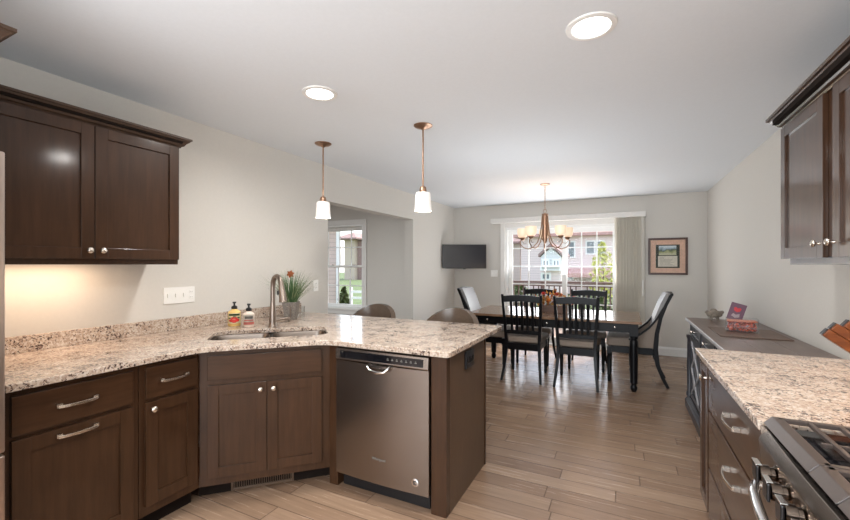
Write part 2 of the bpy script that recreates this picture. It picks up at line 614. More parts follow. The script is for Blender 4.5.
bx(bm, WX0-.09, WX1+.09, WY-.045, WY+.02, WZ0-.03, WZ0)
bx(bm, WX0-.075, WX1+.075, WY-.018, WY, WZ0-.10, WZ0-.03)
struct('trim_1', bm, 'trim', bevel=.003, label='painted casing and sill around the side room window')

# door_1: sliding glass patio door with grids
door = struct('door_1', ring(B(), DX0, DX1, .0, DZ, .045, YB+.01, YB+.13, .03), 'vinyl', bevel=.003)
mid = -.885
for x0, x1, yo in ((DX0+.045, mid+.037, .085), (mid-.037, DX1-.045, .04)):
    s = obj('sliding_panel', ring(B(), x0, x1, .03, DZ-.045, .074 if True else 0, YB+yo, YB+yo+.035, .10), 'vinyl', door, bevel=.003)
    a, b = x0+.074, x1-.074
    bm = B()
    for k in (1, 2): bx(bm, a+(b-a)*k/3-.009, a+(b-a)*k/3+.009, YB+yo+.008, YB+yo+.027, .13, DZ-.119)
    zz = [1.66, 1.345, 1.03, .715, .40]
    for z in zz: bx(bm, a, b, YB+yo+.009, YB+yo+.026, z-.009, z+.009)
    obj('muntin', bm, 'vinyl', s)
    obj('pane', bx(B(), a, b, YB+yo+.015, YB+yo+.019, .13, DZ-.119), 'glass', s)
h = obj('door_handle', tube(B(), [(DX0+.075, YB+.085, .93), (DX0+.075, YB+.045, .95), (DX0+.075, YB+.045, 1.13), (DX0+.075, YB+.085, 1.15)], .010, 8), 'white', door, smooth=True)
bm = B()
bx(bm, DX0-.075, DX0, YB-.018, YB, 0, DZ+.075)
bx(bm, DX1, DX1+.075, YB-.018, YB, 0, DZ+.075)
bx(bm, DX0, DX1, YB-.018, YB, DZ, DZ+.075)
struct('trim_2', bm, 'trim', bevel=.003, label='white painted casing around the sliding patio door')

# ------------------------------------------------------------------ outdoors
M['lawn'] = plain('grass_lawn', srgb(84, 100, 56), .9, nscale=3, namt=.3)
M['deck'] = wood('weathered_deck_boards', srgb(120, 100, 86), srgb(150, 128, 112), .8, 'X')
M['rail'] = plain('brown_deck_rail', srgb(96, 74, 66), .6)
M['baluster'] = plain('pale_baluster', srgb(150, 128, 122), .6)
M['stucco'] = lap('pinkish_lap_siding', srgb(224, 206, 200), .16)
M['stucco2'] = plain('beige_stucco', srgb(196, 178, 160), .9)
M['siding'] = lap('rose_lap_siding', srgb(206, 186, 176), .12)
M['greysiding'] = lap('grey_green_siding', srgb(222, 222, 220), .16)
M['roof'] = plain('brown_shingles', srgb(150, 124, 118), .9, nscale=8, namt=.2)
M['roofred'] = plain('rose_shingles', srgb(190, 150, 142), .9, nscale=8, namt=.15)
M['leaf1'] = plain('yellow_green_leaves', srgb(190, 190, 92), .7, nscale=6, namt=.25)
M['leaf2'] = plain('shrub_leaves', srgb(84, 98, 50), .7, nscale=6, namt=.3)
M['bark'] = plain('bark', srgb(92, 74, 60), .9)
M['darkpane'] = plain('house_window_glass', srgb(120, 128, 132), .15, spec=.6)

struct('lawn', bx(B(), -60, 40, 5.8, 75, -.62, -.5), 'lawn')
dk = struct('deck', bx(B(), -3.4, 1.6, YB+.14, 9.95, -.12, -.04), 'deck')

rl = thing('deck_railing', 'brown deck railing with slim balusters outside the sliding door', 'railing', (-.9, 9.8, -.04))
obj('top_rail', bx(B(), -2.5, 2.5, -.07, .07, .98, 1.02), 'rail', rl, bevel=.004)
obj('sub_rail', bx(B(), -2.5, 2.5, -.02, .02, .90, .97), 'rail', rl)
obj('bottom_rail', bx(B(), -2.5, 2.5, -.02, .02, .08, .14), 'rail', rl)
for k in range(4):
    x = -2.45+k*1.633
    obj('post', bx(B(), x-.045, x+.045, -.045, .045, 0, .98), 'rail', rl, bevel=.003)
b0 = None
for k in range(40):
    x = -2.35+k*.12
    if b0 is None:
        b0 = obj('baluster', bx(B(), -.014, .014, -.014, .014, .14, .90), 'rail', rl, loc=(x, 0, 0))
    else:
        c = b0.copy(); COL.objects.link(c); c.parent = rl; c.location = (x, 0, 0)

def gable(bm, x0, x1, y0, y1, z0, rise, over=.4):
    xm = (x0+x1)/2
    return prism(bm, [(x0-over, z0-.1), (xm, z0+rise), (x1+over, z0-.1), (x1+over, z0+.05), (xm, z0+rise+.18), (x0-over, z0+.05)], y0-over, y1+over, 'Y')
def hip(bm, x0, x1, y0, y1, z0, rise, over=.45):
    x0 -= over; x1 += over; y0 -= over; y1 += over
    r = min(x1-x0, y1-y0)/2
    c = [bm.verts.new(p) for p in ((x0, y0, z0), (x1, y0, z0), (x1, y1, z0), (x0, y1, z0))]
    e = [bm.verts.new(p) for p in ((x0, y0, z0-.18), (x1, y0, z0-.18), (x1, y1, z0-.18), (x0, y1, z0-.18))]
    if x1-x0 >= y1-y0: t = [(x0+r, (y0+y1)/2, z0+rise), (x1-r, (y0+y1)/2, z0+rise)]
    else: t = [((x0+x1)/2, y0+r, z0+rise), ((x0+x1)/2, y1-r, z0+rise)]
    a, b = [bm.verts.new(p) for p in t]
    if x1-x0 >= y1-y0: F = [(c[0], c[1], b, a), (c[1], c[2], b), (c[2], c[3], a, b), (c[3], c[0], a)]
    else: F = [(c[0], c[1], a), (c[1], c[2], b, a), (c[2], c[3], b), (c[3], c[0], a, b)]
    fs = [bm.faces.new(f) for f in F]+[bm.faces.new(e)]
    for i in range(4): fs.append(bm.faces.new((c[i], c[(i+1) % 4], e[(i+1) % 4], e[i])))
    bmesh.ops.recalc_face_normals(bm, faces=fs)
    return bm
def house_window(par, x, z, wd, ht, y, n=2, mat='darkpane', trim='trim'):
    f = obj('window', ring(B(), x-wd/2, x+wd/2, z-ht/2, z+ht/2, .09, y-.07, y+.02), trim, par)
    bm = B()
    for k in range(1, n): bx(bm, x-wd/2+wd*k/n-.05, x-wd/2+wd*k/n+.05, y-.06, y, z-ht/2+.09, z+ht/2-.09)
    if n > 1: obj('mullion', bm, trim, f)
    obj('pane', bx(B(), x-wd/2+.09, x+wd/2-.09, y-.03, y-.01, z-ht/2+.09, z+ht/2-.09), mat, f)

# large pinkish house straight behind the deck. camera ray -> world at depth y
def atY(px, py, y):
    F = 400.; yaw = math.atan(198/400)
    u = (px-425)/F; v = -(py-264.5)/F
    s, c = math.sin(yaw), math.cos(yaw)
    d = (-s+u*c, c+u*s)
    t = y/d[1]
    return (t*d[0], y, 1.375+t*v)
HY = 27.0
x0 = atY(521, 0, HY)[0]; x1 = atY(640, 0, HY)[0]
ze = atY(560, 236, HY)[2]
hs = thing('neighbour_house', 'large pinkish two-storey house with brown hip roof straight beyond the deck', 'house', ((x0+x1)/2, HY, -.5))
ox = (x0+x1)/2
obj('wall', bx(B(), x0-ox, x1-ox, 0, 9, 0, ze+.5), 'stucco', hs)
obj('roof', hip(B(), x0-ox, x1-ox, 0, 9, ze+.65, 1.15), 'roofred', hs)
def HW(px0, px1, py0, py1, n, y=HY, oxx=ox, par=hs):
    a = atY(px0, py0, y); b = atY(px1, py1, y)
    house_window(par, (a[0]+b[0])/2-oxx, (a[2]+b[2])/2+.5, b[0]-a[0], a[2]-b[2], 0, n)
HW(585.5, 604.5, 240.5, 254.5, 2)
HW(567.5, 575.5, 241, 258, 1)
HW(567.5, 573.5, 272.5, 280, 1)
# porch roof in front of the pink house
a = atY(566, 264, HY-1.6); b = atY(640, 270, HY-1.6)
ph = prism(B(), [(0, a[2]+.5-.25), (-1.6, a[2]+.5-.55), (-1.6, a[2]+.5-.8), (0, a[2]+.5-.75)], a[0]-ox, b[0]-ox, 'X')
obj('porch_roof', ph, 'roofred', hs)
# grey gabled house further back, seen through the left door panel
GY = 21.0
a = atY(541, 250, GY); b = atY(561, 262, GY)
gx = (a[0]+b[0])/2
gh = thing('neighbour_house', 'small grey-green gabled house front before the pinkish house', 'house', (gx, GY, -.5))
gw = (b[0]-a[0])
zt = atY(550, 254, GY)[2]+.5
zl = atY(550, 270.5, GY)[2]+.5
obj('wall', prism(B(), [(-gw/2, zl), (gw/2, zl), (gw/2, zt-.12), (0, zt+.33), (-gw/2, zt-.12)], 0, 2.6, 'Y'), 'greysiding', gh)
obj('lower_wall', bx(B(), -gw/2, gw/2, .05, 2.6, 0, zl-.001), 'stucco', gh)
obj('roof', gable(B(), -gw/2, gw/2, 0, 2.6, zt-.05, .42, .12), 'roof', gh)
house_window(gh, -.25, atY(545, 263, GY)[2]+.5, .38, .40, 0, 2, trim='vinyl')
house_window(gh, .27, atY(545, 263, GY)[2]+.5, .38, .40, 0, 2, trim='vinyl')
obj('balcony_rail', ring(B(), -gw/2, gw/2, zl, zl+.22, .05, -.2, -.1), 'vinyl', gh)
house_window(gh, -.25, atY(545, 276.5, GY)[2]+.5, .5, .4, .05, 2, trim='trim')
# left house with dark eave
LY = 33.0
a = atY(488, 262, LY); b = atY(520, 262, LY)
lh = thing('neighbour_house', 'rose-coloured house with brown roof at the left edge of the patio view', 'house', ((a[0]+b[0])/2, LY, -.5))
hw = (b[0]-a[0])/2
obj('wall', bx(B(), -hw, hw, 0, 8, 0, atY(510, 243, LY)[2]+.5), 'siding', lh)
obj('roof', hip(B(), -hw, hw, 0, 8, atY(510, 243, LY)[2]+.6, 1.3), 'roof', lh)

def blob_tree(name, label, cat, loc, h, r, mat, n=900, trunk=.05, leaf=.06, group=None):
    t = thing(name, label, cat, loc, 0, group)
    obj('trunk', tube(B(), [(0, 0, 0), (.03, .02, h*.45), (-.02, 0, h*.85)], [trunk, trunk*.7, trunk*.25], 8), 'bark', t, smooth=True)
    bm = B()
    for i in range(n):
        z = random.random()
        rr = r*(math.sin(PI*(.12+.86*z))**.8)*math.sqrt(random.random())
        a = random.random()*2*PI
        c = Vector((rr*math.cos(a), rr*math.sin(a), h*(.18+.82*z)))
        R = Matrix.Rotation(random.random()*6.3, 3, 'Z') @ Matrix.Rotation(random.uniform(-1.2, 1.2), 3, 'X')
        q = [R @ Vector(v)*leaf*random.uniform(.7, 1.4) for v in ((-.5, 0, 0), (0, -.9, .1), (.5, 0, 0), (0, .9, .15))]
        bm.faces.new([bm.verts.new(c+v) for v in q])
    obj('foliage', bm, mat, t)
    return t
p = atY(603, 270, 14.5)
blob_tree('young_tree', 'young yellow-green tree beyond the deck at the right of the sliding door', 'tree', (p[0], 14.5, -.5), 2.6, .42, 'leaf1', 520, .03, .09)
for px, y, h, r, lab in ((520, 12.0, 1.25, .55, 'green shrub behind the railing at the left of the sliding door'), (600, 12.2, 1.0, .5, 'green shrub behind the railing below the young tree')):
    p = atY(px, 290, y)
    blob_tree('shrub', lab, 'shrub', (p[0], y, -.5), h, r, 'leaf2', 700, .03, .08)
# beyond the side room window
S0 = thing('neighbour_house', 'rose lap-sided house wall with white corner board at left of side window', 'house', (atY(338.5, 0, 9.4)[0]-.09, 9.4, -.5), math.radians(40))
a = atY(338.5, 0, 9.4)
obj('wall', bx(B(), -3.0, 0, 0, 3, 0, 3.4), 'siding', S0)
obj('corner_board', bx(B(), .001, .09, -.03, .09, 0, 3.3), 'vinyl', S0)
obj('eave', prism(B(), [(-.75, 3.15), (-.75, 3.3), (.2, 3.75), (.2, 3.3)], -3.2, .55, 'X'), 'vinyl', S0)
a = atY(344.5, 0, 40); b = atY(354.5, 0, 40)
S1 = thing('neighbour_house', 'distant beige house with brown roof seen in the side window', 'house', ((a[0]+b[0])/2, 40, -.5))
obj('wall', bx(B(), a[0]-(a[0]+b[0])/2, (b[0]-a[0])/2, 0, 5, 0, 4.9), 'stucco2', S1)
obj('side_wall', bx(B(), (b[0]-a[0])/2+.001, (b[0]-a[0])/2+.75, .6, 5, 0, 4.8), 'roof', S1)
obj('roof', hip(B(), -(b[0]-a[0])/2, (b[0]-a[0])/2, 0, 5, 5.1, .8, .9), 'roof', S1)
p = atY(344, 290, 8.6)
blob_tree('shrub', 'dark green shrub against the rose siding outside the side window', 'shrub', (p[0], 8.6, -.5), 1.25, .17, 'leaf2', 500, .03, .08)
a = atY(351, 0, 14.5)
fe = thing('lawn_fence', 'short white rail fence on the lawn outside the side window', 'fence', (a[0]+.5, 14.5, -.5))
for z in (.35, .62): obj('rail', bx(B(), -.6, .9, -.02, .02, z, z+.10), 'vinyl', fe)
for x in (-.5, .2, .85): obj('post', bx(B(), x-.06, x+.06, -.05, .05, 0, .85), 'vinyl', fe)

# ------------------------------------------------------------------ hardware builders
def knob_bm(x, z, y=0, r=.016):
    m = Matrix.Rotation(PI/2, 4, 'X')
    return lathe(B(), [(.007, 0), (.007, .004), (.0045, .010), (.005, .016), (r*.9, .020), (r, .025), (r*.85, .030), (r*.4, .033), (0, .0335)], 20, (x, y, z), m)

def pull_bm(x, z, y=0, L=.13):
    bm = B()
    for s in (-1, 1):
        bx(bm, x+s*L/2-.010, x+s*L/2+.010, y-.022, y, z-.008, z+.008)
    pts = []
    for i in range(9):
        q = -1+2*i/8
        pts.append((x+q*(L/2+.004), y-.022-.012*(1-q*q), z-.004))
    bar(bm, pts, .012, .006, (0, 0, 1))
    return bm

def shaker_bm(x0, x1, z0, z1, y0=-.02, rail=.058, rec=.010, top=None):
    """front face at y0, back at y=0"""
    bm = B()
    a = top or rail
    bx(bm, x0, x0+rail, y0, 0, z0, z1)
    bx(bm, x1-rail, x1, y0, 0, z0, z1)
    bx(bm, x0+rail, x1-rail, y0, 0, z1-a, z1)
    bx(bm, x0+rail, x1-rail, y0, 0, z0, z0+rail)
    bx(bm, x0+rail-.002, x1-rail+.002, y0+rec, -.001, z0+rail-.002, z1-a+.002)
    return bm

def slab_bm(x0, x1, z0, z1, y0=-.02):
    return bx(B(), x0, x1, y0, -.0005, z0, z1)

# ------------------------------------------------------------------ left base cabinets   (faces look along +x)
CF = -2.17       # face frame plane
def carcass(par, wd, depth, z0=.10, z1=.876, toe=.07, mat='cab'):
    obj('body', bx(B(), .001, wd-.001, 0, depth, z0, z1), mat, par, bevel=.001)
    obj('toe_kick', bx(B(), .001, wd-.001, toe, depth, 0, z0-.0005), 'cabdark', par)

c1 = thing('base_cabinet', 'dark brown base cabinet with drawer and pull-out door beside the refrigerator', 'cabinet', (CF, .660, 0), PI/2)
carcass(c1, .495, .68)
d = obj('drawer', slab_bm(.027, .465, .694, .852), 'cabh', c1, bevel=.002)
obj('handle', pull_bm(.235, .778, -.02), 'nickel', d, bevel=.001)
d = obj('door', shaker_bm(.027, .465, .125, .676), 'cab', c1, bevel=.0015)
obj('handle', pull_bm(.235, .650, -.02), 'nickel', d, bevel=.001)

c2 = thing('base_cabinet', 'narrow dark brown base cabinet with drawer over one door next to sink corner', 'cabinet', (CF, 1.156, 0), PI/2)
carcass(c2, .318, .68)
d = obj('drawer', slab_bm(.025, .298, .694, .852), 'cabh', c2, bevel=.002)
obj('handle', pull_bm(.160, .778, -.02), 'nickel', d, bevel=.001)
d = obj('door', shaker_bm(.025, .298, .150, .676), 'cab', c2, bevel=.0015)
obj('knob', knob_bm(.055, .640, -.02), 'nickel', d, smooth=True)

# diagonal sink cabinet
c3 = thing('sink_base_cabinet', 'dark brown corner cabinet set at 45 degrees below the sink', 'cabinet', (-2.17, 1.475, 0), PI/4)
W3 = .7285
bm = B()
bx(bm, 0, W3, 0, .02, .10, .876)
for x in (0, W3-.018): bx(bm, x, x+.018, .02, .09, .10, .876)
obj('face_frame', bm, 'cab', c3, bevel=.001)
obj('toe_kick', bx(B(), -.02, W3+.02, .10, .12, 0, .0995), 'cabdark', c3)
obj('false_drawer', slab_bm(.045, W3-.05, .712, .850), 'cabh', c3, bevel=.002)
xm = .362
d = obj('door', shaker_bm(.045, xm-.002, .150, .680), 'cab', c3, bevel=.0015)
obj('knob', knob_bm(xm-.035, .640, -.02), 'nickel', d, smooth=True)
d = obj('door', shaker_bm(xm+.002, W3-.05, .150, .680), 'cab', c3, bevel=.0015)
obj('knob', knob_bm(xm+.037, .640, -.02), 'nickel', d, smooth=True)

# vent grille in the toe kick
vg = thing('floor_vent', 'dark bronze louvred vent grille in toe kick under the sink cabinet', 'vent', (-2.17, 1.475, 0), PI/4)
obj('vent_frame', ring(B(), .155, .515, .005, .088, .014, .088, .0995), 'panel', vg, bevel=.002)
bm = B()
for k in range(26): bx(bm, .172+k*.0128, .176+k*.0128, .091, .098, .018, .076)
obj('louvre', bm, 'panel', vg)

# peninsula
pn = thing('peninsula_cabinet', 'dark brown peninsula cabinet with finished end panel and corner post', 'cabinet', (-.855, 1.99, 0), 0)
bm = B()
bx(bm, -.80, -.735, 0, .10, 0, .876)          # post left of the dishwasher
obj('stile', bm, 'cab', pn, bevel=.001)
obj('stile', bx(B(), -.092, -.0005, 0, .05, 0, .876), 'cab', pn, bevel=.001)
obj('end_panel', bx(B(), -.018, 0, .0505, .655, 0, .876), 'panel', pn)
obj('back_panel', bx(B(), -1.95, .006, .656, .675, 0, .876), 'cab', pn)
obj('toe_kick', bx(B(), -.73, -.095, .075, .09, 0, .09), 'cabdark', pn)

dw = thing('dishwasher', 'stainless steel dishwasher built into the peninsula', 'dishwasher', (-1.268, 1.99, 0), 0)
obj('tub', bx(B(), -.312, .312, .012, .60, .095, .868), 'black', dw)
obj('toe_panel', bx(B(), -.30, .30, .03, .05, .005, .094), 'black', dw)
bm = B()
n = 14
# door: gently bowed outward
pts = [(-.316, 0)]+[(-.316+.632*i/n, -.022-.010*math.sin(PI*i/n)) for i in range(n+1)]+[(.316, 0)]
prism(bm, pts, .10, .790, 'Z')
obj('door', bm, 'steel', dw, smooth=True)
cp = obj('control_panel', prism(B(), [(0, .793), (-.026, .793), (-.030, .800), (-.026, .864), (0, .866)], -.316, .316, 'X'), 'steel', dw, bevel=.001)
obj('display_strip', bx(B(), -.280, .285, -.0325, -.026, .808, .852), 'blackgloss', cp, bevel=.001)
bm = B()
for k in range(7):
    x = .055+k*.030
    bx(bm, x, x+.012, -.0333, -.0325, .826, .830)
    bx(bm, x+.002, x+.010, -.0333, -.0325, .834, .837)
obj('button_marks', bm, 'ink', cp)
bm = B()
tube(bm, [(-.066, -.030, .790), (-.064, -.056, .780), (-.045, -.064, .762), (.010, -.068, .757), (.055, -.064, .762), (.074, -.056, .780), (.076, -.030, .790)], .009, 10)
bx(bm, -.058, .068, -.060, -.030, .783, .793)
obj('handle', bm, 'chrome', dw, smooth=True)
tb = xf(text_bm('Whirlpool', .022), Matrix.Translation((.0, -.0335, .245)) @ Matrix.Rotation(PI/2, 4, 'X'))
obj('logo', tb, 'ink', dw)
bdg = obj('badge', lathe(B(), [(.022, 0), (.022, .002), (.019, .003)], 24, (.235, -.027, .165), Matrix.Rotation(PI/2, 4, 'X')), 'chrome', dw, smooth=True)
bm = B()
bx(bm, .224, .246, -.0315, -.030, .171, .176)
bx(bm, .226, .244, -.0315, -.030, .154, .159)
bx(bm, .222, .236, -.0315, -.030, .162, .167)
obj('badge_mark', bm, 'black', bdg)

# outlet on the end panel
ol = thing('power_outlet', 'black power outlet on the peninsula end panel', 'outlet', (-.8545, 2.325, .80), 0)
obj('plate', bx(B(), 0, .016, -.066, .066, -.055, .050), 'black', ol, bevel=.003)
bm = B()
for y in (-.045, .010): bx(bm, .0165, .022, y, y+.036, -.020, .018)
obj('socket', bm, 'blackgloss', ol, bevel=.003)

# ------------------------------------------------------------------ countertop with sink hole
s2 = math.sqrt(.5)
def dg(a, p): return (s2*(a-p), s2*(a+p))       # along / perpendicular coordinates of the diagonal corner
outline = [(-2.86, .660), (-2.12, .660)]
outline += [(-2.12, 1.35), (-2.117, 1.40), (-2.105, 1.445), (-2.08, 1.49)]
outline += [(-1.70, 1.875), (-1.66, 1.91), (-1.61, 1.932), (-1.55, 1.94)]
outline += [(-.85, 1.94), (-.828, 1.948), (-.82, 1.97), (-.82, 2.96), (-.828, 2.982), (-.85, 2.99), (-2.86, 2.99)]
A0, A1, P0, P1 = -.490, .245, 2.735, 3.11
hole = []
for (ca, cp_, a0) in ((A1-.07, P1-.07, 0), (A0+.07, P1-.07, 90), (A0+.07, P0+.07, 180), (A1-.07, P0+.07, 270)):
    hole += [dg(*q) for q in arc(ca, cp_, .07, a0, a0+90, 5)]
bm = B()
def loop(pts):
    vs = [bm.verts.new((x, y, .88)) for x, y in pts]
    return [bm.edges.new((vs[i], vs[(i+1) % len(vs)])) for i in range(len(vs))]
es = loop(outline)+loop(hole)
r = bmesh.ops.triangle_fill(bm, use_beauty=True, use_dissolve=False, edges=es)
fs = [g for g in r['geom'] if isinstance(g, bmesh.types.BMFace)]
ex = bmesh.ops.extrude_face_region(bm, geom=fs)
bmesh.ops.translate(bm, verts=[g for g in ex['geom'] if isinstance(g, bmesh.types.BMVert)], vec=(0, 0, .03))
bmesh.ops.recalc_face_normals(bm, faces=bm.faces)
ct = thing('countertop', 'speckled cream granite countertop around the sink and over the peninsula', 'countertop')
obj('slab', bm, 'granite', ct, bevel=.004)
obj('backsplash', bx(B(), -2.86, -2.838, .660, 2.99, .9105, .998), 'granite', ct, bevel=.002)

# sink (two undermount bowls)
sk = thing('kitchen_sink', 'stainless steel double bowl undermount sink in the granite corner', 'sink', (0, 0, 0), PI/4)
# local frame: x = along, y = perp
def bowl(x0, x1, y0, y1, zt, dp):
    bm = B()
    def rr(ins, z, rad):
        pts = []
        for (ca, cb, a0) in ((x1-ins-rad, y1-ins-rad, 0), (x0+ins+rad, y1-ins-rad, 90), (x0+ins+rad, y0+ins+rad, 180), (x1-ins-rad, y0+ins+rad, 270)):
            pts += arc(ca, cb, rad, a0, a0+90, 5)
        return [bm.verts.new((a, b, z)) for a, b in pts]
    rings = [rr(0, zt, .06), rr(.006, zt-.02, .06), rr(.012, zt-dp+.03, .055), rr(.03, zt-dp, .04)]
    for a, b in zip(rings, rings[1:]):
        n = len(a)
        for i in range(n): bm.faces.new((a[i], a[(i+1) % n], b[(i+1) % n], b[i]))
    bm.faces.new(rings[-1])
    bmesh.ops.recalc_face_normals(bm, faces=bm.faces)
    bmesh.ops.reverse_faces(bm, faces=bm.faces)
    bmesh.ops.solidify(bm, geom=bm.faces[:], thickness=-.0015)
    return bm
am = -.125
obj('bowl', bowl(A0+.004, am-.012, P0+.004, P1-.004, .879, .19), 'sinksteel', sk, smooth=True)
obj('bowl', bowl(am+.012, A1-.004, P0+.004, P1-.004, .879, .19), 'sinksteel', sk, smooth=True)
obj('divider', bx(B(), am-.014, am+.014, P0+.03, P1-.03, .835, .862), 'sinksteel', sk, bevel=.008)
for x in ((A0+am)/2, (A1+am)/2):
    obj('drain', lathe(B(), [(.042, 0), (.040, .003), (.020, .001), (0, .0005)], 20, (x, (P0+P1)/2, .6915)), 'chrome', sk, smooth=True)

# faucet
fx, fy = dg(-.120, 3.185)
fc = thing('kitchen_faucet', 'tall bronze gooseneck pull-down faucet behind the sink', 'faucet', (fx, fy, .9105), PI/4)
# local -y points to the sink; spout swings toward local +x a bit
obj('base', lathe(B(), [(.032, 0), (.032, .008), (.027, .014), (.026, .03), (.025, .08), (.022, .13), (.018, .18)], 24), 'bronze', fc, smooth=True)
dirx, diry = .45, -.89
pts = [(0, 0, .15), (0, 0, .22), (0, 0, .29)]
R = .068
for i in range(1, 11):
    a = PI*i/10*.92
    q = R-R*math.cos(a)
    pts.append((dirx*q, diry*q, .31+R*math.sin(a)))
lx, ly, lz = pts[-1]
pts.append((lx+dirx*.006, ly+diry*.006, lz-.02))
obj('neck', tube(B(), pts, .0175, 16), 'bronze', fc, smooth=True)
hx, hy, hz = pts[-1]
sp = obj('spray_head', tube(B(), [(hx, hy, hz), (hx+dirx*.008, hy+diry*.008, hz-.03), (hx+dirx*.018, hy+diry*.018, hz-.075), (hx+dirx*.026, hy+diry*.026, hz-.11)], [.020, .021, .025, .029], 16), 'bronze', fc, smooth=True)
obj('spray_button', bx(B(), hx-.03, hx-.012, hy+.0, hy+.012, hz-.06, hz-.03), 'black', sp, bevel=.003)
obj('lever', tube(B(), [(.018, 0, .045), (.045, .01, .05), (.115, .03, .062)], [.011, .008, .006], 10), 'bronze', fc, smooth=True)

# soap bottles
def bottle(loc, body_prof, liquid, label, cap_label, rotz, decor):
    t = thing('soap_bottle', label, 'soap bottle', loc, rotz)
    t.scale = (1.33, 1.2, 1.0)
    b = obj('bottle', lathe(B(), body_prof, 28), liquid, t, smooth=True)
    zt = body_prof[-1][1]
    p = B()
    lathe(p, [(.015, zt), (.016, zt+.004), (.016, zt+.018), (.010, zt+.024), (.005, zt+.026), (.005, zt+.045)], 18)
    bx(p, -.009, .009, -.030, .012, zt+.045, zt+.055)
    obj('pump', p, 'black', t, smooth=True)
    decor(t, body_prof)
    return t
def patch(r, a0, a1, z0, z1, off=.0008, n=10):
    """a label wrapped round a bottle front (front is -y)"""
    bm = B()
    lo = []; hi = []
    for i in range(n+1):
        a = math.radians(-90+a0+(a1-a0)*i/n)
        for L_, z in ((lo, z0), (hi, z1)): L_.append(bm.verts.new(((r+off)*math.cos(a), (r+off)*math.sin(a), z)))
    for i in range(n): bm.faces.new((lo[i], lo[i+1], hi[i+1], hi[i]))
    bmesh.ops.solidify(bm, geom=bm.faces[:], thickness=.0004)
    return bm
M['soapyellow'] = plain('yellow_soap', srgb(222, 188, 118), .12, spec=.6)
M['soapwhite'] = plain('milky_soap', srgb(232, 214, 200), .12, spec=.6)
M['labelcream'] = plain('cream_label', srgb(238, 226, 190), .5)
M['red'] = plain('fruit_red', srgb(196, 46, 36), .45)
M['orange'] = plain('fruit_orange', srgb(222, 130, 44), .5)
M['darkgreen'] = plain('leaf_green', srgb(58, 82, 44), .6)
M['labelpink'] = plain('pink_label', srgb(214, 120, 108), .5)
def dec1(t, pr):
    lb = obj('label', patch(.034, -62, 62, .022, .098), 'labelcream', t)
    bm = patch(.034, -50, 50, .080, .094, .0016)
    obj('label_banner', bm, 'darkgreen', lb)
    bm = B()
    for a, z, r in ((-30, .045, .012), (-2, .040, .014), (26, .046, .012), (12, .062, .009), (-16, .062, .009)):
        q = math.radians(-90+a)
        bmesh.ops.create_uvsphere(bm, u_segments=12, v_segments=8, radius=r, matrix=Matrix.Translation((.034*math.cos(q), .034*math.sin(q), z)) @ Matrix.Rotation(q, 4, 'Z') @ Matrix.Diagonal((.16, 1, 1, 1)))
    obj('label_fruit', bm, 'red', lb, smooth=True)
    bm = B()
    for a, z in ((-44, .062), (40, .064), (0, .072)):
        q = math.radians(-90+a)
        bmesh.ops.create_uvsphere(bm, u_segments=10, v_segments=6, radius=.009, matrix=Matrix.Translation((.034*math.cos(q), .034*math.sin(q), z)) @ Matrix.Rotation(q, 4, 'Z') @ Matrix.Diagonal((.16, 1, .6, 1)))
    obj('label_leaves', bm, 'darkgreen', lb, smooth=True)
def dec2(t, pr):
    lb = obj('label', patch(.030, -60, 60, .018, .094), 'paper', t)
    obj('label_band', patch(.030, -58, 58, .020, .040, .0016), 'labelpink', lb)
    obj('label_band', patch(.030, -40, 40, .064, .082, .0016), 'ink', lb)
    obj('label_band', patch(.030, -50, 50, .048, .056, .0016), 'labelpink', lb)
bx1 = dg(-.398, 3.333); bx2 = dg(-.290, 3.243)
bottle((bx1[0], bx1[1], .911), [(0, 0), (.030, 0), (.034, .005), (.034, .098), (.030, .112), (.018, .122), (.014, .128)], 'soapyellow',
       'yellow soap bottle with fruit label and black pump, left of its pair', None, PI/4+.1, dec1)
bottle((bx2[0], bx2[1], .911), [(0, 0), (.026, 0), (.030, .005), (.030, .092), (.026, .104), (.016, .112), (.013, .118)], 'soapwhite',
       'white soap bottle with pink label and black pump, nearer the faucet', None, PI/4+.1, dec2)

# potted grass
M['pot'] = plain('speckled_stone_pot', srgb(124, 117, 110), .9, nscale=120, namt=.5, bstr=.5)
M['grass'] = plain('grass_blades', srgb(78, 110, 70), .6, nscale=12, namt=.3)
M['grassp'] = plain('pale_grass_blades', srgb(150, 158, 120), .6, nscale=12, namt=.2)
M['rust'] = plain('rust_orange_flower', srgb(150, 76, 36), .7)
px_, py_ = dg(.010, 3.56)
pt = thing('potted_grass', 'tufted green grass plant in a tapered grey stone pot', 'plant', (px_, py_, .911), .5)
bm = B()
def sq(bm, w0, z): return [bm.verts.new((sx*w0, sy*w0, z)) for sx, sy in ((-1, -1), (1, -1), (1, 1), (-1, 1))]
r0 = sq(bm, .042, 0); r1 = sq(bm, .060, .150); r2 = sq(bm, .052, .150); r3 = sq(bm, .050, .130)
bm.faces.new(r0[::-1])
for a, b in ((r0, r1), (r1, r2), (r2, r3)):
    for i in range(4): bm.faces.new((a[i], a[(i+1) % 4], b[(i+1) % 4], b[i]))
bm.faces.new(r3)
obj('pot', bm, 'pot', pt, bevel=.004)
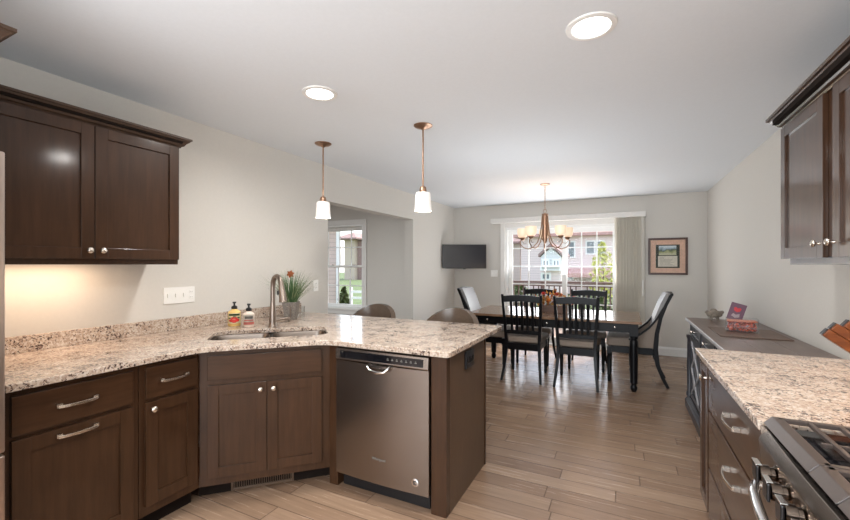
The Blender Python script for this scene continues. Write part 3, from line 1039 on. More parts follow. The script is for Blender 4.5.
def blades(n, seed, hmin, hmax, spread):
    rnd = random.Random(seed)
    bm = B()
    for i in range(n):
        a = rnd.random()*2*PI
        r = .038*math.sqrt(rnd.random())
        h = rnd.uniform(hmin, hmax)
        lean = rnd.uniform(.02, spread)*(1 if rnd.random() < .75 else 1.2)
        base = Vector((r*math.cos(a), r*math.sin(a), .128))
        d = Vector((math.cos(a), math.sin(a), 0))
        s = d.cross(Vector((0, 0, 1)))
        w0 = rnd.uniform(.0020, .0036)
        prev = None
        for k in range(5):
            t = k/4
            c = base+d*(lean*t**1.25)+Vector((0, 0, h*t*(1-.15*t*lean/.2)))
            ww = w0*(1-t*.9)
            cur = [bm.verts.new(c-s*ww), bm.verts.new(c+s*ww), bm.verts.new(c+d*ww*.6)]
            if prev:
                for q in range(3): bm.faces.new((prev[q], prev[(q+1) % 3], cur[(q+1) % 3], cur[q]))
            prev = cur
    return bm
obj('foliage', blades(280, 3, .17, .31, .21), 'grass', pt)
obj('foliage', blades(80, 5, .18, .33, .24), 'grassp', pt, label='pale outer blades')
fl = obj('flower_stem', tube(B(), [(0, -.03, .128), (.0, -.040, .25), (.01, -.05, .375)], .002, 6), 'grass', pt)
bm = B()
for k in range(6):
    a = k*PI/3+.3
    c = Vector((.01, -.056, .385))
    d = Vector((math.cos(a), -.2, math.sin(a)))
    prism(bm, [(0, -.005), (.016, -.013), (.034, 0), (.016, .013), (0, .005)], -.0015, .0015, 'Z', Matrix.Translation(c) @ Matrix.Rotation(-.15, 4, 'X') @ Matrix.Rotation(-a, 4, 'Y') @ Matrix.Rotation(PI/2, 4, 'X'))
bmesh.ops.create_uvsphere(bm, u_segments=10, v_segments=6, radius=.007, matrix=Matrix.Translation((.01, -.060, .385)))
obj('flower', bm, 'rust', pt)

# sponge holder and tumbler behind the faucet
q = dg(-.04, 3.42)
sh = thing('sponge_holder', 'small bronze wire sponge holder behind the faucet', 'holder', (q[0], q[1], .911), PI/4)
bm = B()
bx(bm, -.075, .045, -.03, .03, .022, .036)
obj('tray', bm, 'bronze', sh, bevel=.003)
bm = B()
for sx in (-.06, .035): tube(bm, [(sx, 0, .024), (sx, 0, 0)], .005, 8)
tube(bm, [(.045, 0, .03), (.045, 0, .115), (.015, 0, .125)], .004, 8)
obj('wire', bm, 'bronze', sh, smooth=True)
q = dg(.06, 3.70)
tg = thing('glass_tumbler', 'clear glass tumbler half hidden behind the grey stone pot', 'glass', (q[0]+.02, q[1]+.03, .911))
obj('tumbler', lathe(B(), [(0, .006), (.026, .006), (.030, .095), (.032, .095), (.029, 0), (0, 0)], 24, cap=False), 'clear', tg, smooth=True)

# outlets and switches
def plate(name, label, cat, loc, rotz, wd, ht, gang, kind='switch'):
    t = thing(name, label, cat, loc, rotz)
    obj('plate', bx(B(), -wd/2, wd/2, -.007, 0, -ht/2, ht/2), 'white', t, bevel=.002)
    for k in range(gang):
        x = -wd/2+wd*(k+.5)/gang
        if kind == 'switch' or (kind == 'mixed' and k < gang-1):
            obj('toggle', bx(B(), x-.005, x+.005, -.018, -.0072, -.012, .014), 'white', t, bevel=.001)
        else:
            bm = B()
            for z in (-.030, .010):
                bx(bm, x-.015, x+.015, -.010, -.0072, z, z+.022)
            s = obj('socket', bm, 'white', t, bevel=.002)
            bm = B()
            for z in (-.030, .010):
                for dx in (-.006, .005): bx(bm, x+dx, x+dx+.0018, -.0105, -.0101, z+.008, z+.016)
            obj('slot', bm, 'black', s)
    return t
plate('switch_plate', 'wide white four-gang switch plate above the left counter', 'switch', (XL, 1.793, 1.155), PI/2, .225, .115, 4, 'mixed')
plate('power_outlet', 'white outlet plate on the wall to the right of the potted grass', 'outlet', (XL, 3.215, 1.157), PI/2, .075, .118, 1, 'outlet')
plate('switch_plate', 'white double light switch on the back wall below the television', 'switch', (-2.085, YB, 1.215), 0, .125, .118, 2)

# ------------------------------------------------------------------ left wall cabinets
FX = -2.53
CROWN = [(0, 0), (.006, 0), (.010, .008), (.020, .012), (.030, .028), (.044, .040), (.046, .046), (.054, .048), (.054, .060), (0, .060)]
def wall_cabinet(name, label, loc, rotz, wd, depth, z0, z1, doors, knobs, crown_line, crown_lab=None, mat='cab', rail=None, kz=None):
    t = thing(name, label, 'cabinet', loc, rotz)
    obj('body', bx(B(), 0, wd, 0, depth, z0+.035, z1), mat, t, bevel=.001)
    if rail: obj('light_rail', bx(B(), rail[0], rail[1], .012, .030, z0, z0+.0345), mat, t, bevel=.001)
    for (a, b), kx in zip(doors, knobs):
        d = obj('door', shaker_bm(a, b, z0+.03, z1-.025), mat, t, bevel=.0015)
        obj('knob', knob_bm(kx, kz or z0+.075, -.02), 'nickel', d, smooth=True)
    return t
uc = wall_cabinet('wall_cabinet', 'dark brown two-door wall cabinet on the left wall above the counter', (FX-.02+.02, .66, 0), PI/2, .926, .33, 1.375, 2.137,
                  [(.012, .463), (.467, .914)], [.435, .495], None, rail=(0, .926))
cr = moulding(B(), [(0, .33), (0, 0), (.926, 0), (.926, .33)], [(-.001, 2.115)]+[(o, 2.115+z) for o, z in CROWN]+[(-.001, 2.175)])
# outward must be away from the body: mirror test done by path order
obj('crown_moulding', cr, 'crownwood', uc)
obj('crown_cap', bx(B(), .0, .926, -.04, .33, 2.138, 2.178), 'cabdark', uc)

# over-refrigerator cabinet and refrigerator
rc = thing('wall_cabinet', 'deep dark cabinet above the refrigerator, only its crown corner in view', 'cabinet', (-1.90, -.38, 0), PI/2)
obj('body', bx(B(), 0, .93, 0, 1.0, 1.84, 2.137), 'cab', rc)
d = obj('door', shaker_bm(.012, .463, 1.86, 2.11), 'cab', rc, bevel=.0015)
obj('knob', knob_bm(.435, 1.90, -.02), 'nickel', d, smooth=True)
d = obj('door', shaker_bm(.467, .918, 1.86, 2.11), 'cab', rc, bevel=.0015)
obj('knob', knob_bm(.495, 1.90, -.02), 'nickel', d, smooth=True)
obj('crown_moulding', moulding(B(), [(0, 1.0), (0, 0), (.93, 0), (.93, .60)], [(-.001, 2.115)]+[(o, 2.115+z) for o, z in CROWN]+[(-.001, 2.175)]), 'crownwood', rc)

rf = thing('refrigerator', 'stainless refrigerator, just a sliver of its edge at the left border', 'refrigerator', (-1.99, -.323, 0), PI/2)
obj('body', bx(B(), 0, .945, .06, .83, .02, 1.765), 'black', rf, bevel=.004)
d = obj('door', bx(B(), .002, .468, 0, .055, .70, 1.78), 'steelv', rf, bevel=.006)
obj('handle', tube(B(), [(.43, 0, .80), (.43, -.05, .82), (.43, -.05, 1.55), (.43, 0, 1.57)], .011, 8), 'chrome', d, smooth=True)
d = obj('door', bx(B(), .474, .943, 0, .055, .70, 1.78), 'steelv', rf, bevel=.006)
obj('handle', tube(B(), [(.51, 0, .80), (.51, -.05, .82), (.51, -.05, 1.55), (.51, 0, 1.57)], .011, 8), 'chrome', d, smooth=True)
obj('freezer_drawer', bx(B(), .002, .943, 0, .055, .06, .69), 'steelv', rf, bevel=.006)

# ------------------------------------------------------------------ right base run  (faces look along -x)
RF = .40
r1 = thing('base_cabinet', 'narrow dark brown base cabinet with single door at the end of right counter', 'cabinet', (RF, 2.655, 0), -PI/2)
carcass(r1, .24, .69)
d = obj('door', shaker_bm(.010, .225, .130, .862, rail=.05), 'cab', r1, bevel=.0015)
obj('knob', knob_bm(.205, .800, -.02), 'nickel', d, smooth=True)
r2 = thing('base_cabinet', 'dark brown three-drawer base cabinet between the range and narrow cabinet', 'cabinet', (RF, 2.414, 0), -PI/2)
carcass(r2, .905, .69)
for z0, z1 in ((.658, .860), (.378, .645), (.13, .365)):
    d = obj('drawer', slab_bm(.014, .895, z0, z1), 'cabh', r2, bevel=.002)
    obj('handle', pull_bm(.53, z1-.085 if z1 > .5 else z1-.07, -.02, .16), 'nickel', d, bevel=.001)
rct = thing('countertop', 'speckled pinkish granite countertop on the right between range and sideboard', 'countertop', (0, 0, 0))
obj('slab', bx(B(), .362, 1.10, 1.512, 2.675, .88, .91), 'granite', rct, bevel=.004)
M['ctgranite'] = M['granite']

# upper right
ru = wall_cabinet('wall_cabinet', 'dark brown wall cabinets on the right wall above the counter and range', (.79, 2.815, 0), -PI/2, 1.30, .31, 1.375, 2.137,
                  [(.002, .512), (.60, 1.11)], [.49, .625], None, rail=(.03, 1.30), kz=1.467)
obj('crown_moulding', moulding(B(), [(0, .31), (0, 0), (1.30, 0), (1.30, .31)], [(-.001, 2.115)]+[(o*1.25, 2.115+z*1.25) for o, z in CROWN]+[(-.001, 2.19)]), 'cab', ru)
obj('crown_cap', bx(B(), .0, 1.30, -.055, .31, 2.138, 2.194), 'cabdark', ru)

# ------------------------------------------------------------------ gas range
rg = thing('gas_range', 'stainless gas range with black iron grates at the lower right', 'stove', (.365, 1.50, 0), -PI/2)
# local x = toward the camera, local y = into the wall
obj('body', bx(B(), .004, .752, .045, .72, .02, .890), 'black', rg, bevel=.002)
obj('side_trim', bx(B(), 0, .0035, .0, .70, .10, .90), 'steel', rg)
bm = B()
n = 10
def bow(i): return -.010*math.sin(PI*i/n)
bow_pts = [(.004+.748*i/n, bow(i)) for i in range(n+1)]
# control panel: vertical face, lip, slanted ledge
prof = [(.044, .770), (.002, .775), (-.006, .860), (-.004, .867), (.010, .895), (.044, .897)]
rings = []
for x, off in bow_pts: rings.append([bm.verts.new((x, y+off, z)) for y, z in prof])
for a, b in zip(rings, rings[1:]):
    for i in range(len(prof)-1): bm.faces.new((a[i], a[i+1], b[i+1], b[i]))
    bm.faces.new((a[-1], a[0], b[0], b[-1]))
bm.faces.new(rings[0]); bm.faces.new(rings[-1])
bmesh.ops.recalc_face_normals(bm, faces=bm.faces)
cpn = obj('control_panel', bm, 'steel', rg, smooth=True, bevel=.001)
for k in range(5):
    x = .185+k*.095
    off = bow(x/.752*n)
    kb = obj('knob', lathe(B(), [(.024, 0), (.024, .006), (.017, .010), (.017, .018), (.021, .020), (.021, .040), (.018, .042)], 24, (x, off-.002, .836), Matrix.Rotation(PI/2, 4, 'X')), 'darkchrome', rg, smooth=True)
    obj('grip', bx(B(), x-.019, x+.019, off-.052, off-.0445, .814, .859), 'black', kb, bevel=.004)
    obj('grip_edge', bx(B(), x-.020, x+.020, off-.053, off-.040, .8595, .864), 'chrome', kb, bevel=.001)
dr = obj('oven_door', bx(B(), .006, .750, -.002, .043, .23, .762), 'steel', rg, bevel=.005)
obj('oven_window', bx(B(), .14, .62, -.004, -.0025, .33, .64), 'blackgloss', dr, bevel=.002)
bm = B()
for k in range(8): bx(bm, .16+k*.06, .205+k*.06, -.0035, -.0022, .742, .750)
obj('vent_slot', bm, 'black', dr)
hp = [(.03, -.005, .735), (.035, -.022, .737)]+[(.035+.69*i/12, -.03-.028*math.sin(PI*i/12), .737) for i in range(1, 12)]+[(.725, -.022, .737), (.73, -.005, .735)]
obj('handle', tube(B(), hp, .0125, 14), 'chrome', rg, smooth=True)
obj('storage_drawer', bx(B(), .006, .750, 0, .043, .08, .222), 'steel', rg, bevel=.005)
obj('cooktop', bx(B(), .004, .752, .012, .72, .8975, .904), 'blackgloss', rg, bevel=.003)
obj('backguard', bx(B(), .004, .752, .665, .72, .9065, .955), 'steel', rg, bevel=.004)
# burners
for (x, y, r) in ((.17, .20, .045), (.17, .49, .038), (.58, .20, .048), (.58, .49, .038), (.375, .345, .042)):
    bb = obj('burner', lathe(B(), [(r, 0), (r, .008), (r*.9, .012), (r*.6, .013)], 24, (x, y, .9042)), 'nickel', rg, smooth=True)
    obj('burner_cap', lathe(B(), [(r*.8, .0135), (r*.8, .019), (r*.7, .021), (0, .0215)], 24, (x, y, .9042)), 'iron', bb, smooth=True)
# continuous grates
def grate(x0, x1):
    bm = B()
    zt = .932
    y0, y1 = .004, .655
    def rod(p, q, w0=.012, z=zt, h=.012):
        p = Vector((*p, 0)); q = Vector((*q, 0))
        d = (q-p).normalized(); s = Vector((-d.y, d.x, 0))*w0/2
        pts = [p-s, q-s, q+s, p+s]
        prism(bm, [(a.x, a.y) for a in pts], z-h, z)
    # flat rim: wide sloping front bar
    prism(bm, [(y0, zt-.022), (y0+.020, zt), (y0+.044, zt), (y0+.050, zt-.016)], x0, x1, 'X')
    prism(bm, [(y1-.03, zt-.014), (y1-.026, zt), (y1-.004, zt), (y1, zt-.014)], x0, x1, 'X')
    rod((x0+.008, y0+.03), (x0+.008, y1), .016)
    rod((x1-.008, y0+.03), (x1-.008, y1), .016)
    ym = (y0+y1)/2
    rod((x0, ym), (x1, ym), .014)
    for yr in (.105, .170, .235, .455, .520, .585):
        rod((x0+.012, yr), (x1-.012, yr), .011)
    for yr in (.17, .52):
        rod(((x0+x1)/2, yr-.09), ((x0+x1)/2, yr+.09), .010, zt-.004)
    for x in (x0+.01, x1-.01):
        for y in (y0+.03, ym, y1-.02):
            bx(bm, x-.008, x+.008, y-.008, y+.008, .9042, zt-.012)
    return bm
for ga, gb in ((.004, .318), (.322, .452), (.456, .750)):
    obj('grate', grate(ga, gb), 'iron', rg, bevel=.002)

# ------------------------------------------------------------------ knife block on the right counter
M['knifewood'] = wood('orange_brown_wood', srgb(74, 38, 20), srgb(136, 76, 38), .3, 'X', coat=.3)
kb = thing('knife_block', 'brown wooden knife block with orange handles at the right border', 'knife block', (.842, 2.10, .911), 0)
tilt = Matrix.Translation((.03, 0, .086)) @ Matrix.Rotation(math.radians(38), 4, 'Y')
bm = B()
bx(bm, -.06, .078, -.05, .05, -.034, .074, tilt)
obj('block', bm, 'knifewood', kb, bevel=.003)
obj('block_foot', bx(B(), .03, .10, -.05, .05, .001, .05), 'knifewood', kb, bevel=.003)
for (y, z, L) in ((-.030, -.014, .150), (-.028, .019, .146), (-.026, .052, .125), (.020, -.010, .11), (.020, .024, .09)):
    kn = obj('knife_handle', bx(B(), -.06-L, -.061, y-.012, y+.012, z-.016, z+.016, tilt), 'knifewood', kb, bevel=.004)
    obj('bolster', bx(B(), -.06-L-.005, -.06-L-.0005, y-.011, y+.011, z-.015, z+.015, tilt), 'black', kn, bevel=.002)

# ------------------------------------------------------------------ sideboard
M['sbtop'] = wood('dark_grey_brown_planks', srgb(78, 60, 52), srgb(108, 88, 78), .3, 'X')
M['sbpaint'] = plain('black_distressed_paint', srgb(44, 44, 50), .3, nscale=30, namt=.25)
M['edge'] = plain('pale_trim_and_highlight', srgb(168, 166, 168), .3, nscale=30, namt=.15)  # pale tone of inlay and scrollwork, also the painted edge highlight
sb = thing('sideboard', 'long black buffet sideboard with dark plank top along the right wall', 'sideboard', (.575, 4.61, 0), -PI/2)
SW = 1.86
bm = B()
for k in range(3): bx(bm, -.015, SW+.015, -.024+k*.1765, -.024+(k+1)*.1765-.0015, .836, .860)
obj('top', bm, 'sbtop', sb, bevel=.002)
obj('top_inlay', bx(B(), .62, 1.02, .262, .268, .8602, .8612), 'edge', sb)
obj('top_edge_highlight', bx(B(), -.020, SW+.020, -.030, -.0245, .834, .859), 'edge', sb, bevel=.002)  # pale strip paints the highlight along the front of the top
obj('body', bx(B(), 0, SW, .012, .50, .10, .835), 'sbpaint', sb, bevel=.002)
obj('plinth', moulding(B(), [(0, .50), (0, 0), (SW, 0), (SW, .50)], [(-.001, 0), (.03, 0), (.03, .07), (.018, .085), (.018, .10), (.006, .115), (-.001, .115)]), 'sbpaint', sb)
for x in (.035, SW/2, SW-.035):
    lathe_bm = lathe(B(), [(.026, .118), (.026, .15), (.018, .16), (.022, .40), (.018, .66), (.026, .68), (.026, .70)], 16, (x, -.002, 0))
    obj('column', lathe_bm, 'sbpaint', sb, smooth=True)
for k in range(3):
    a = .07+k*.60 if k < 2 else 1.27
    a = [.07, .655, 1.24][k]; b = a+.55
    d = obj('drawer', shaker_bm(a, b, .715, .825, -.012+.012, .018), 'sbpaint', sb)
    bpy.data.objects.remove(d)
    d = obj('drawer', xf(shaker_bm(a, b, .715, .825, -.014, .020, .006), Matrix.Translation((0, .0115, 0))), 'edge' if False else 'sbpaint', sb, bevel=.002)
    obj('knob', knob_bm((a+b)/2, .77, -.002, .014), 'nickel', d, smooth=True)
    d = obj('door', xf(shaker_bm(a, b, .13, .705, -.014, .045, .010), Matrix.Translation((0, .0115, 0))), 'sbpaint', sb, bevel=.002)
    bm = B()
    for s in (-1, 1):
        pts = []
        for i in range(17):
            tt = i/16
            pts.append(((a+b)/2+s*(.10+.075*math.cos(4*PI*tt)), .000, .17+tt*.49))
        tube(bm, pts, .008, 6)
    obj('scroll_mullion', bm, 'edge', d, smooth=True)

# things on the sideboard
mt = obj('placemat', bx(B(), .625, 1.03, 3.50, 3.975, .8615, .8665), 'sbtop', bevel=.001)
M['matwood'] = wood('brown_woven_mat', srgb(84, 64, 54), srgb(116, 94, 80), .5, 'Y')
mt.data.materials[0] = M['matwood']
tag(mt, 'flat brown mat lying under the glass dish on the sideboard', 'placemat')
M['beans'] = NT('red_potpourri').m
def beans():
    t = NT('red_beans')
    vo = t.n('ShaderNodeTexVoronoi'); vo.inputs['Scale'].default_value = 70
    t.l(t.coords(), vo.inputs['Vector'])
    c = t.ramp(vo.outputs['Distance'], [(.2, srgb(196, 60, 30)), (.45, srgb(214, 96, 56)), (.6, srgb(110, 24, 18))])
    return t.pbr(c, .35)
M['beans'] = beans()
gd = thing('glass_dish', 'square clear glass dish filled with red and orange beads on the sideboard', 'dish', (.81, 3.80, .867), -.15)
bm = B()
W_, D_, H_ = .098, .070, .098
bx(bm, -W_, W_, -D_, D_, 0, .006)
bx(bm, -W_, -W_+.004, -D_, D_, .006, H_); bx(bm, W_-.004, W_, -D_, D_, .006, H_)
bx(bm, -W_+.004, W_-.004, -D_, -D_+.004, .006, H_); bx(bm, -W_+.004, W_-.004, D_-.004, D_, .006, H_)
obj('dish', bm, 'clear', gd)
bm = B()
rnd = random.Random(4)
for i in range(260):
    z = .014+.013*(i//58)
    bmesh.ops.create_icosphere(bm, subdivisions=1, radius=rnd.uniform(.008, .011), matrix=Matrix.Translation((rnd.uniform(-W_+.015, W_-.015), rnd.uniform(-D_+.015, D_-.015), z+rnd.uniform(0, .006))))
o_ = obj('bead_filling', bm, 'beans', gd, smooth=True)
o_['kind'] = 'stuff'
obj('wax_top', bx(B(), -W_+.007, W_-.007, -D_+.007, D_-.007, .076, .082), plain('orange_wax', srgb(206, 104, 66), .4), gd, bevel=.003)

M['stone'] = plain('carved_grey_stone', srgb(126, 116, 104), .7, nscale=35, namt=.35, bstr=.4)
st = thing('stone_carving', 'knobbly grey carved stone ornament at the far end of the sideboard', 'ornament', (.755, 4.50, .861), .3)
st.scale = (.85, .7, .8)
bm = B()
for (x, y, z, r) in ((-.045, 0, .075, .034), (0, .01, .095, .040), (.045, 0, .070, .036), (-.03, -.01, .035, .018), (.035, .01, .03, .020), (.0, -.02, .06, .03), (-.07, 0, .09, .02), (.075, .0, .09, .022), (-.032, -.01, .014, .015), (.037, .01, .014, .016)):
    bmesh.ops.create_icosphere(bm, subdivisions=2, radius=r, matrix=Matrix.Translation((x, y, z)) @ Matrix.Diagonal((1, .8, 1, 1)))
for v in bm.verts:
    v.co += Vector((rnd.uniform(-1, 1), rnd.uniform(-1, 1), rnd.uniform(-1, 1)))*.0035
obj('carving', bm, 'stone', st, smooth=True)

M['cardmauve'] = plain('mauve_card', srgb(118, 88, 104), .5)
M['cardred'] = plain('red_card_print', srgb(214, 72, 78), .5)
M['cardpale'] = plain('pale_card_print', srgb(186, 168, 170), .5)
cdg = thing('greeting_card', 'mauve greeting card with red print leaning upright behind the glass dish', 'card', (.875, 4.40, .861), -.28)
Rm = Matrix.Rotation(math.radians(10), 4, 'X') @ Matrix.Rotation(math.radians(16), 4, 'Y')
obj('card', bx(B(), -.055, .055, -.001, .001, .018, .180, Rm), 'cardmauve', cdg)
bm = B()
prism(bm, [(-.02, .11), (-.028, .135), (-.015, .145), (0, .135), (.015, .145), (.028, .135), (.02, .11), (0, .10)], -.002, -.0012, 'Y', Rm)
obj('print', bm, 'cardred', cdg)
bm = B()
prism(bm, [(-.03, .06), (-.02, .085), (0, .075), (.025, .09), (.03, .06), (.0, .045)], -.002, -.0012, 'Y', Rm)
obj('print', bm, 'cardpale', cdg)
obj('card_stand', prism(B(), [(.004, .001), (.05, .001), (.004, .10)], -.004, .004, 'X', Matrix.Translation((0, .028, 0))), 'cardmauve', cdg)

# ------------------------------------------------------------------ dining table
TZ = .764
tb = thing('dining_table', 'long dining table with brown top and black turned legs', 'table', (-.80, 5.31, 0))
tw, td = .98, .51
bm = B()
for k in range(5): bx(bm, -tw, tw, -td+k*.204, -td+(k+1)*.204-.001, TZ-.028, TZ)
obj('tabletop', bm, 'tabletop', tb, bevel=.004)
bm = B()
ax, ay = tw-.045, td-.06
bx(bm, -ax, ax, -ay, -ay+.022, .635, TZ-.029)
bx(bm, -ax, ax, ay-.022, ay, .635, TZ-.029)
bx(bm, -ax, -ax+.022, -ay+.022, ay-.022, .635, TZ-.029)
bx(bm, ax-.022, ax, -ay+.022, ay-.022, .635, TZ-.029)
obj('apron', bm, 'ebony', tb, bevel=.002)
for sx in (-1, 1):
    for sy in (-1, 1):
        bm = B()
        cx, cy = sx*(ax-.030), sy*(ay-.030)
        bx(bm, cx-.043, cx+.043, cy-.043, cy+.043, .60, TZ-.0295)
        lathe(bm, [(.030, .60), (.040, .590), (.040, .575), (.028, .565), (.041, .545), (.042, .50), (.041, .30), (.037, .12), (.038, .105), (.038, .092), (.026, .080), (.024, .070), (.036, .050), (.036, .030), (.026, .008), (.024, 0)], 20, (cx, cy, 0))
        obj('leg', bm, 'ebony', tb, smooth=True)
for x in (-.72, 0, .72):
    d = obj('drawer', bx(B(), x-.13, x+.13, -ay-.006, -ay-.0005, .650, .728), 'ebony', tb, bevel=.003)
    obj('knob', knob_bm(x, .690, -ay-.006, .012), 'nickel', d, smooth=True)

# centrepiece
M['planter'] = wood('dark_brown_planter_wood', srgb(78, 54, 42), srgb(108, 78, 60), .5, 'X')
M['gold'] = plain('golden_leaves', srgb(216, 164, 84), .6, nscale=60, namt=.3)
M['amberleaf'] = plain('amber_leaves', srgb(196, 116, 52), .6, nscale=60, namt=.3)
M['creamleaf'] = plain('cream_petals', srgb(226, 210, 180), .6)
cp_ = thing('flower_centrepiece', 'autumn flower arrangement in a brown wooden box on the dining table', 'flowers', (-.79, 5.30, TZ+.0005))
obj('planter_box', bx(B(), -.17, .17, -.06, .06, 0, .095), 'planter', cp_, bevel=.004)
def leaves(n, seed, mat, sx=.24, sz=.10, z0=.10, leaf=.03):
    rnd = random.Random(seed)
    bm = B()
    for i in range(n):
        x = rnd.uniform(-1, 1)
        c = Vector((x*sx, rnd.uniform(-.075, .075), z0+abs(rnd.gauss(.35, .3))*sz*(1.2-abs(x)*.7)))
        R = Matrix.Rotation(rnd.random()*6.3, 3, 'Z') @ Matrix.Rotation(rnd.uniform(-1.3, 1.3), 3, 'X')
        q = [R @ Vector(v)*leaf*rnd.uniform(.7, 1.3) for v in ((-.42, 0, 0), (-.2, -.6, .06), (.0, -1, .1), (.2, -.6, .06), (.42, 0, 0), (0, .6, -.05))]
        f = bm.faces.new([bm.verts.new(c+v) for v in q])
    bmesh.ops.solidify(bm, geom=bm.faces[:], thickness=.0012)
    return obj('leaf_cluster', bm, mat, cp_)
leaves(300, 1, 'gold', .20, .16); leaves(130, 2, 'amberleaf', .24, .16); leaves(70, 3, 'creamleaf', .25, .17, .11, .024)
def blossom(x, y, z, r, mat):
    bm = B()
    for ringk, (n, tl) in enumerate(((8, .25), (6, .75), (4, 1.2))):
        for k in range(n):
            a = 2*PI*k/n+ringk*.4
            mm = Matrix.Translation((x, y, z)) @ Matrix.Rotation(a, 4, 'Z') @ Matrix.Rotation(-tl, 4, 'Y')
            prism(bm, [(0, -r*.12), (r*.5, -r*.36), (r*.92, -r*.2), (r, 0), (r*.92, r*.2), (r*.5, r*.36), (0, r*.12)], -.0012, .0012, 'Z', mm)
    obj('blossom', bm, mat, cp_)
for (x, y, z, r, mt_) in ((-.125, -.02, .225, .038, 'red'), (.035, .0, .215, .046, 'red'), (-.20, -.05, .135, .045, 'labelpink'), (.20, -.05, .11, .038, 'red'), (.12, .03, .18, .036, 'orange'), (-.05, -.06, .15, .036, 'orange'), (.24, .0, .20, .02, 'red')):
    blossom(x, y, z, r, mt_)
    st_ = tube(B(), [(x*.6, y, .09), (x, y, z)], .003, 6)
    obj('stem', st_, 'darkgreen', cp_)

# ------------------------------------------------------------------ dining chairs
def side_chair(label):
    t = thing('dining_chair', label, 'chair', (0, 0, 0), 0, 'slatted side chairs at the dining table')
    W = .226
    for s in (-1, 1):
        pts = [(s*W*1.0, -.335, 0), (s*W*.92, -.265, .16), (s*W*.87, -.222, .32), (s*W*.86, -.215, .45), (s*W*.90, -.228, .62), (s*W*.95, -.262, .82), (s*W*1.0, -.300, 1.02)]
        obj('rear_leg', bar(B(), pts, [.026, .030, .034, .036, .034, .032, .028], [.028, .034, .040, .042, .038, .032, .026]), 'ebony', t, bevel=.003, smooth=True)
        bm = B()
        x = s*.205
        bx(bm, x-.024, x+.024, .185, .233, .34, .435)
        lathe(bm, [(.022, .34), (.026, .33), (.022, .32), (.024, .29), (.020, .12), (.018, .08), (.023, .07), (.015, .06), (.021, .035), (.014, .0)], 14, (x, .209, 0))
        obj('front_leg', bm, 'ebony', t, smooth=True)
    bm = B()
    bx(bm, -.190, .190, -.235, -.205, .355, .435)
    bx(bm, -.190, .190, .198, .222, .355, .435)
    for s in (-1, 1): prism(bm, [(s*.198, -.205), (s*.180, -.205), (s*.195, .185), (s*.215, .185)], .355, .435)
    obj('seat_rail', bm, 'ebony', t, bevel=.002)
    bm = B()
    prism(bm, arc(-.165, -.170, .03, 180, 270, 3)+arc(.165, -.170, .03, 270, 360, 3)+arc(.205, .195, .04, 0, 90, 4)+arc(-.205, .195, .04, 90, 180, 4), .436, .512)
    obj('seat', bm, 'fabric', t, bevel=.018, smooth=True)
    bm = B()
    # crest rail, arched
    n = 10
    pts = [(-W*.98+2*W*.98*i/n, 0) for i in range(n+1)]
    up = [(x, .998+.018*math.cos(x/W*PI/2)) for x, _ in pts]
    lo = [(x, .925+.012*math.cos(x/W*PI/2)) for x, _ in pts][::-1]
    prism(bm, up+lo, -.298, -.276, 'Y')
    obj('crest_rail', bm, 'ebony', t, bevel=.003)
    obj('lower_rail', bx(B(), -W*.88, W*.88, -.236, -.216, .545, .590), 'ebony', t, bevel=.003)
    for k in range(5):
        x = -.124+k*.062
        obj('slat', bar(B(), [(x, -.226, .585), (x, -.242, .70), (x, -.262, .82), (x, -.287, .938)], .031, .012), 'ebony', t, bevel=.002)
    return t
ch = side_chair('black slat-back dining chair with taupe seat on the near side, nearest the peninsula')
ch.location = (-1.080, 5.010, 0); ch.rotation_euler = (0, 0, .03)
dup(ch, (-.475, 5.000, 0), .02, 'black slat-back dining chair with taupe seat on near side, toward right table end')
dup(ch, (-.43, 5.78, 0), PI, 'black slat-back dining chair on the window side, right of the flowers')
dup(ch, (-1.115, 5.80, 0), PI-.03, 'black slat-back dining chair on the window side, left of the flowers')

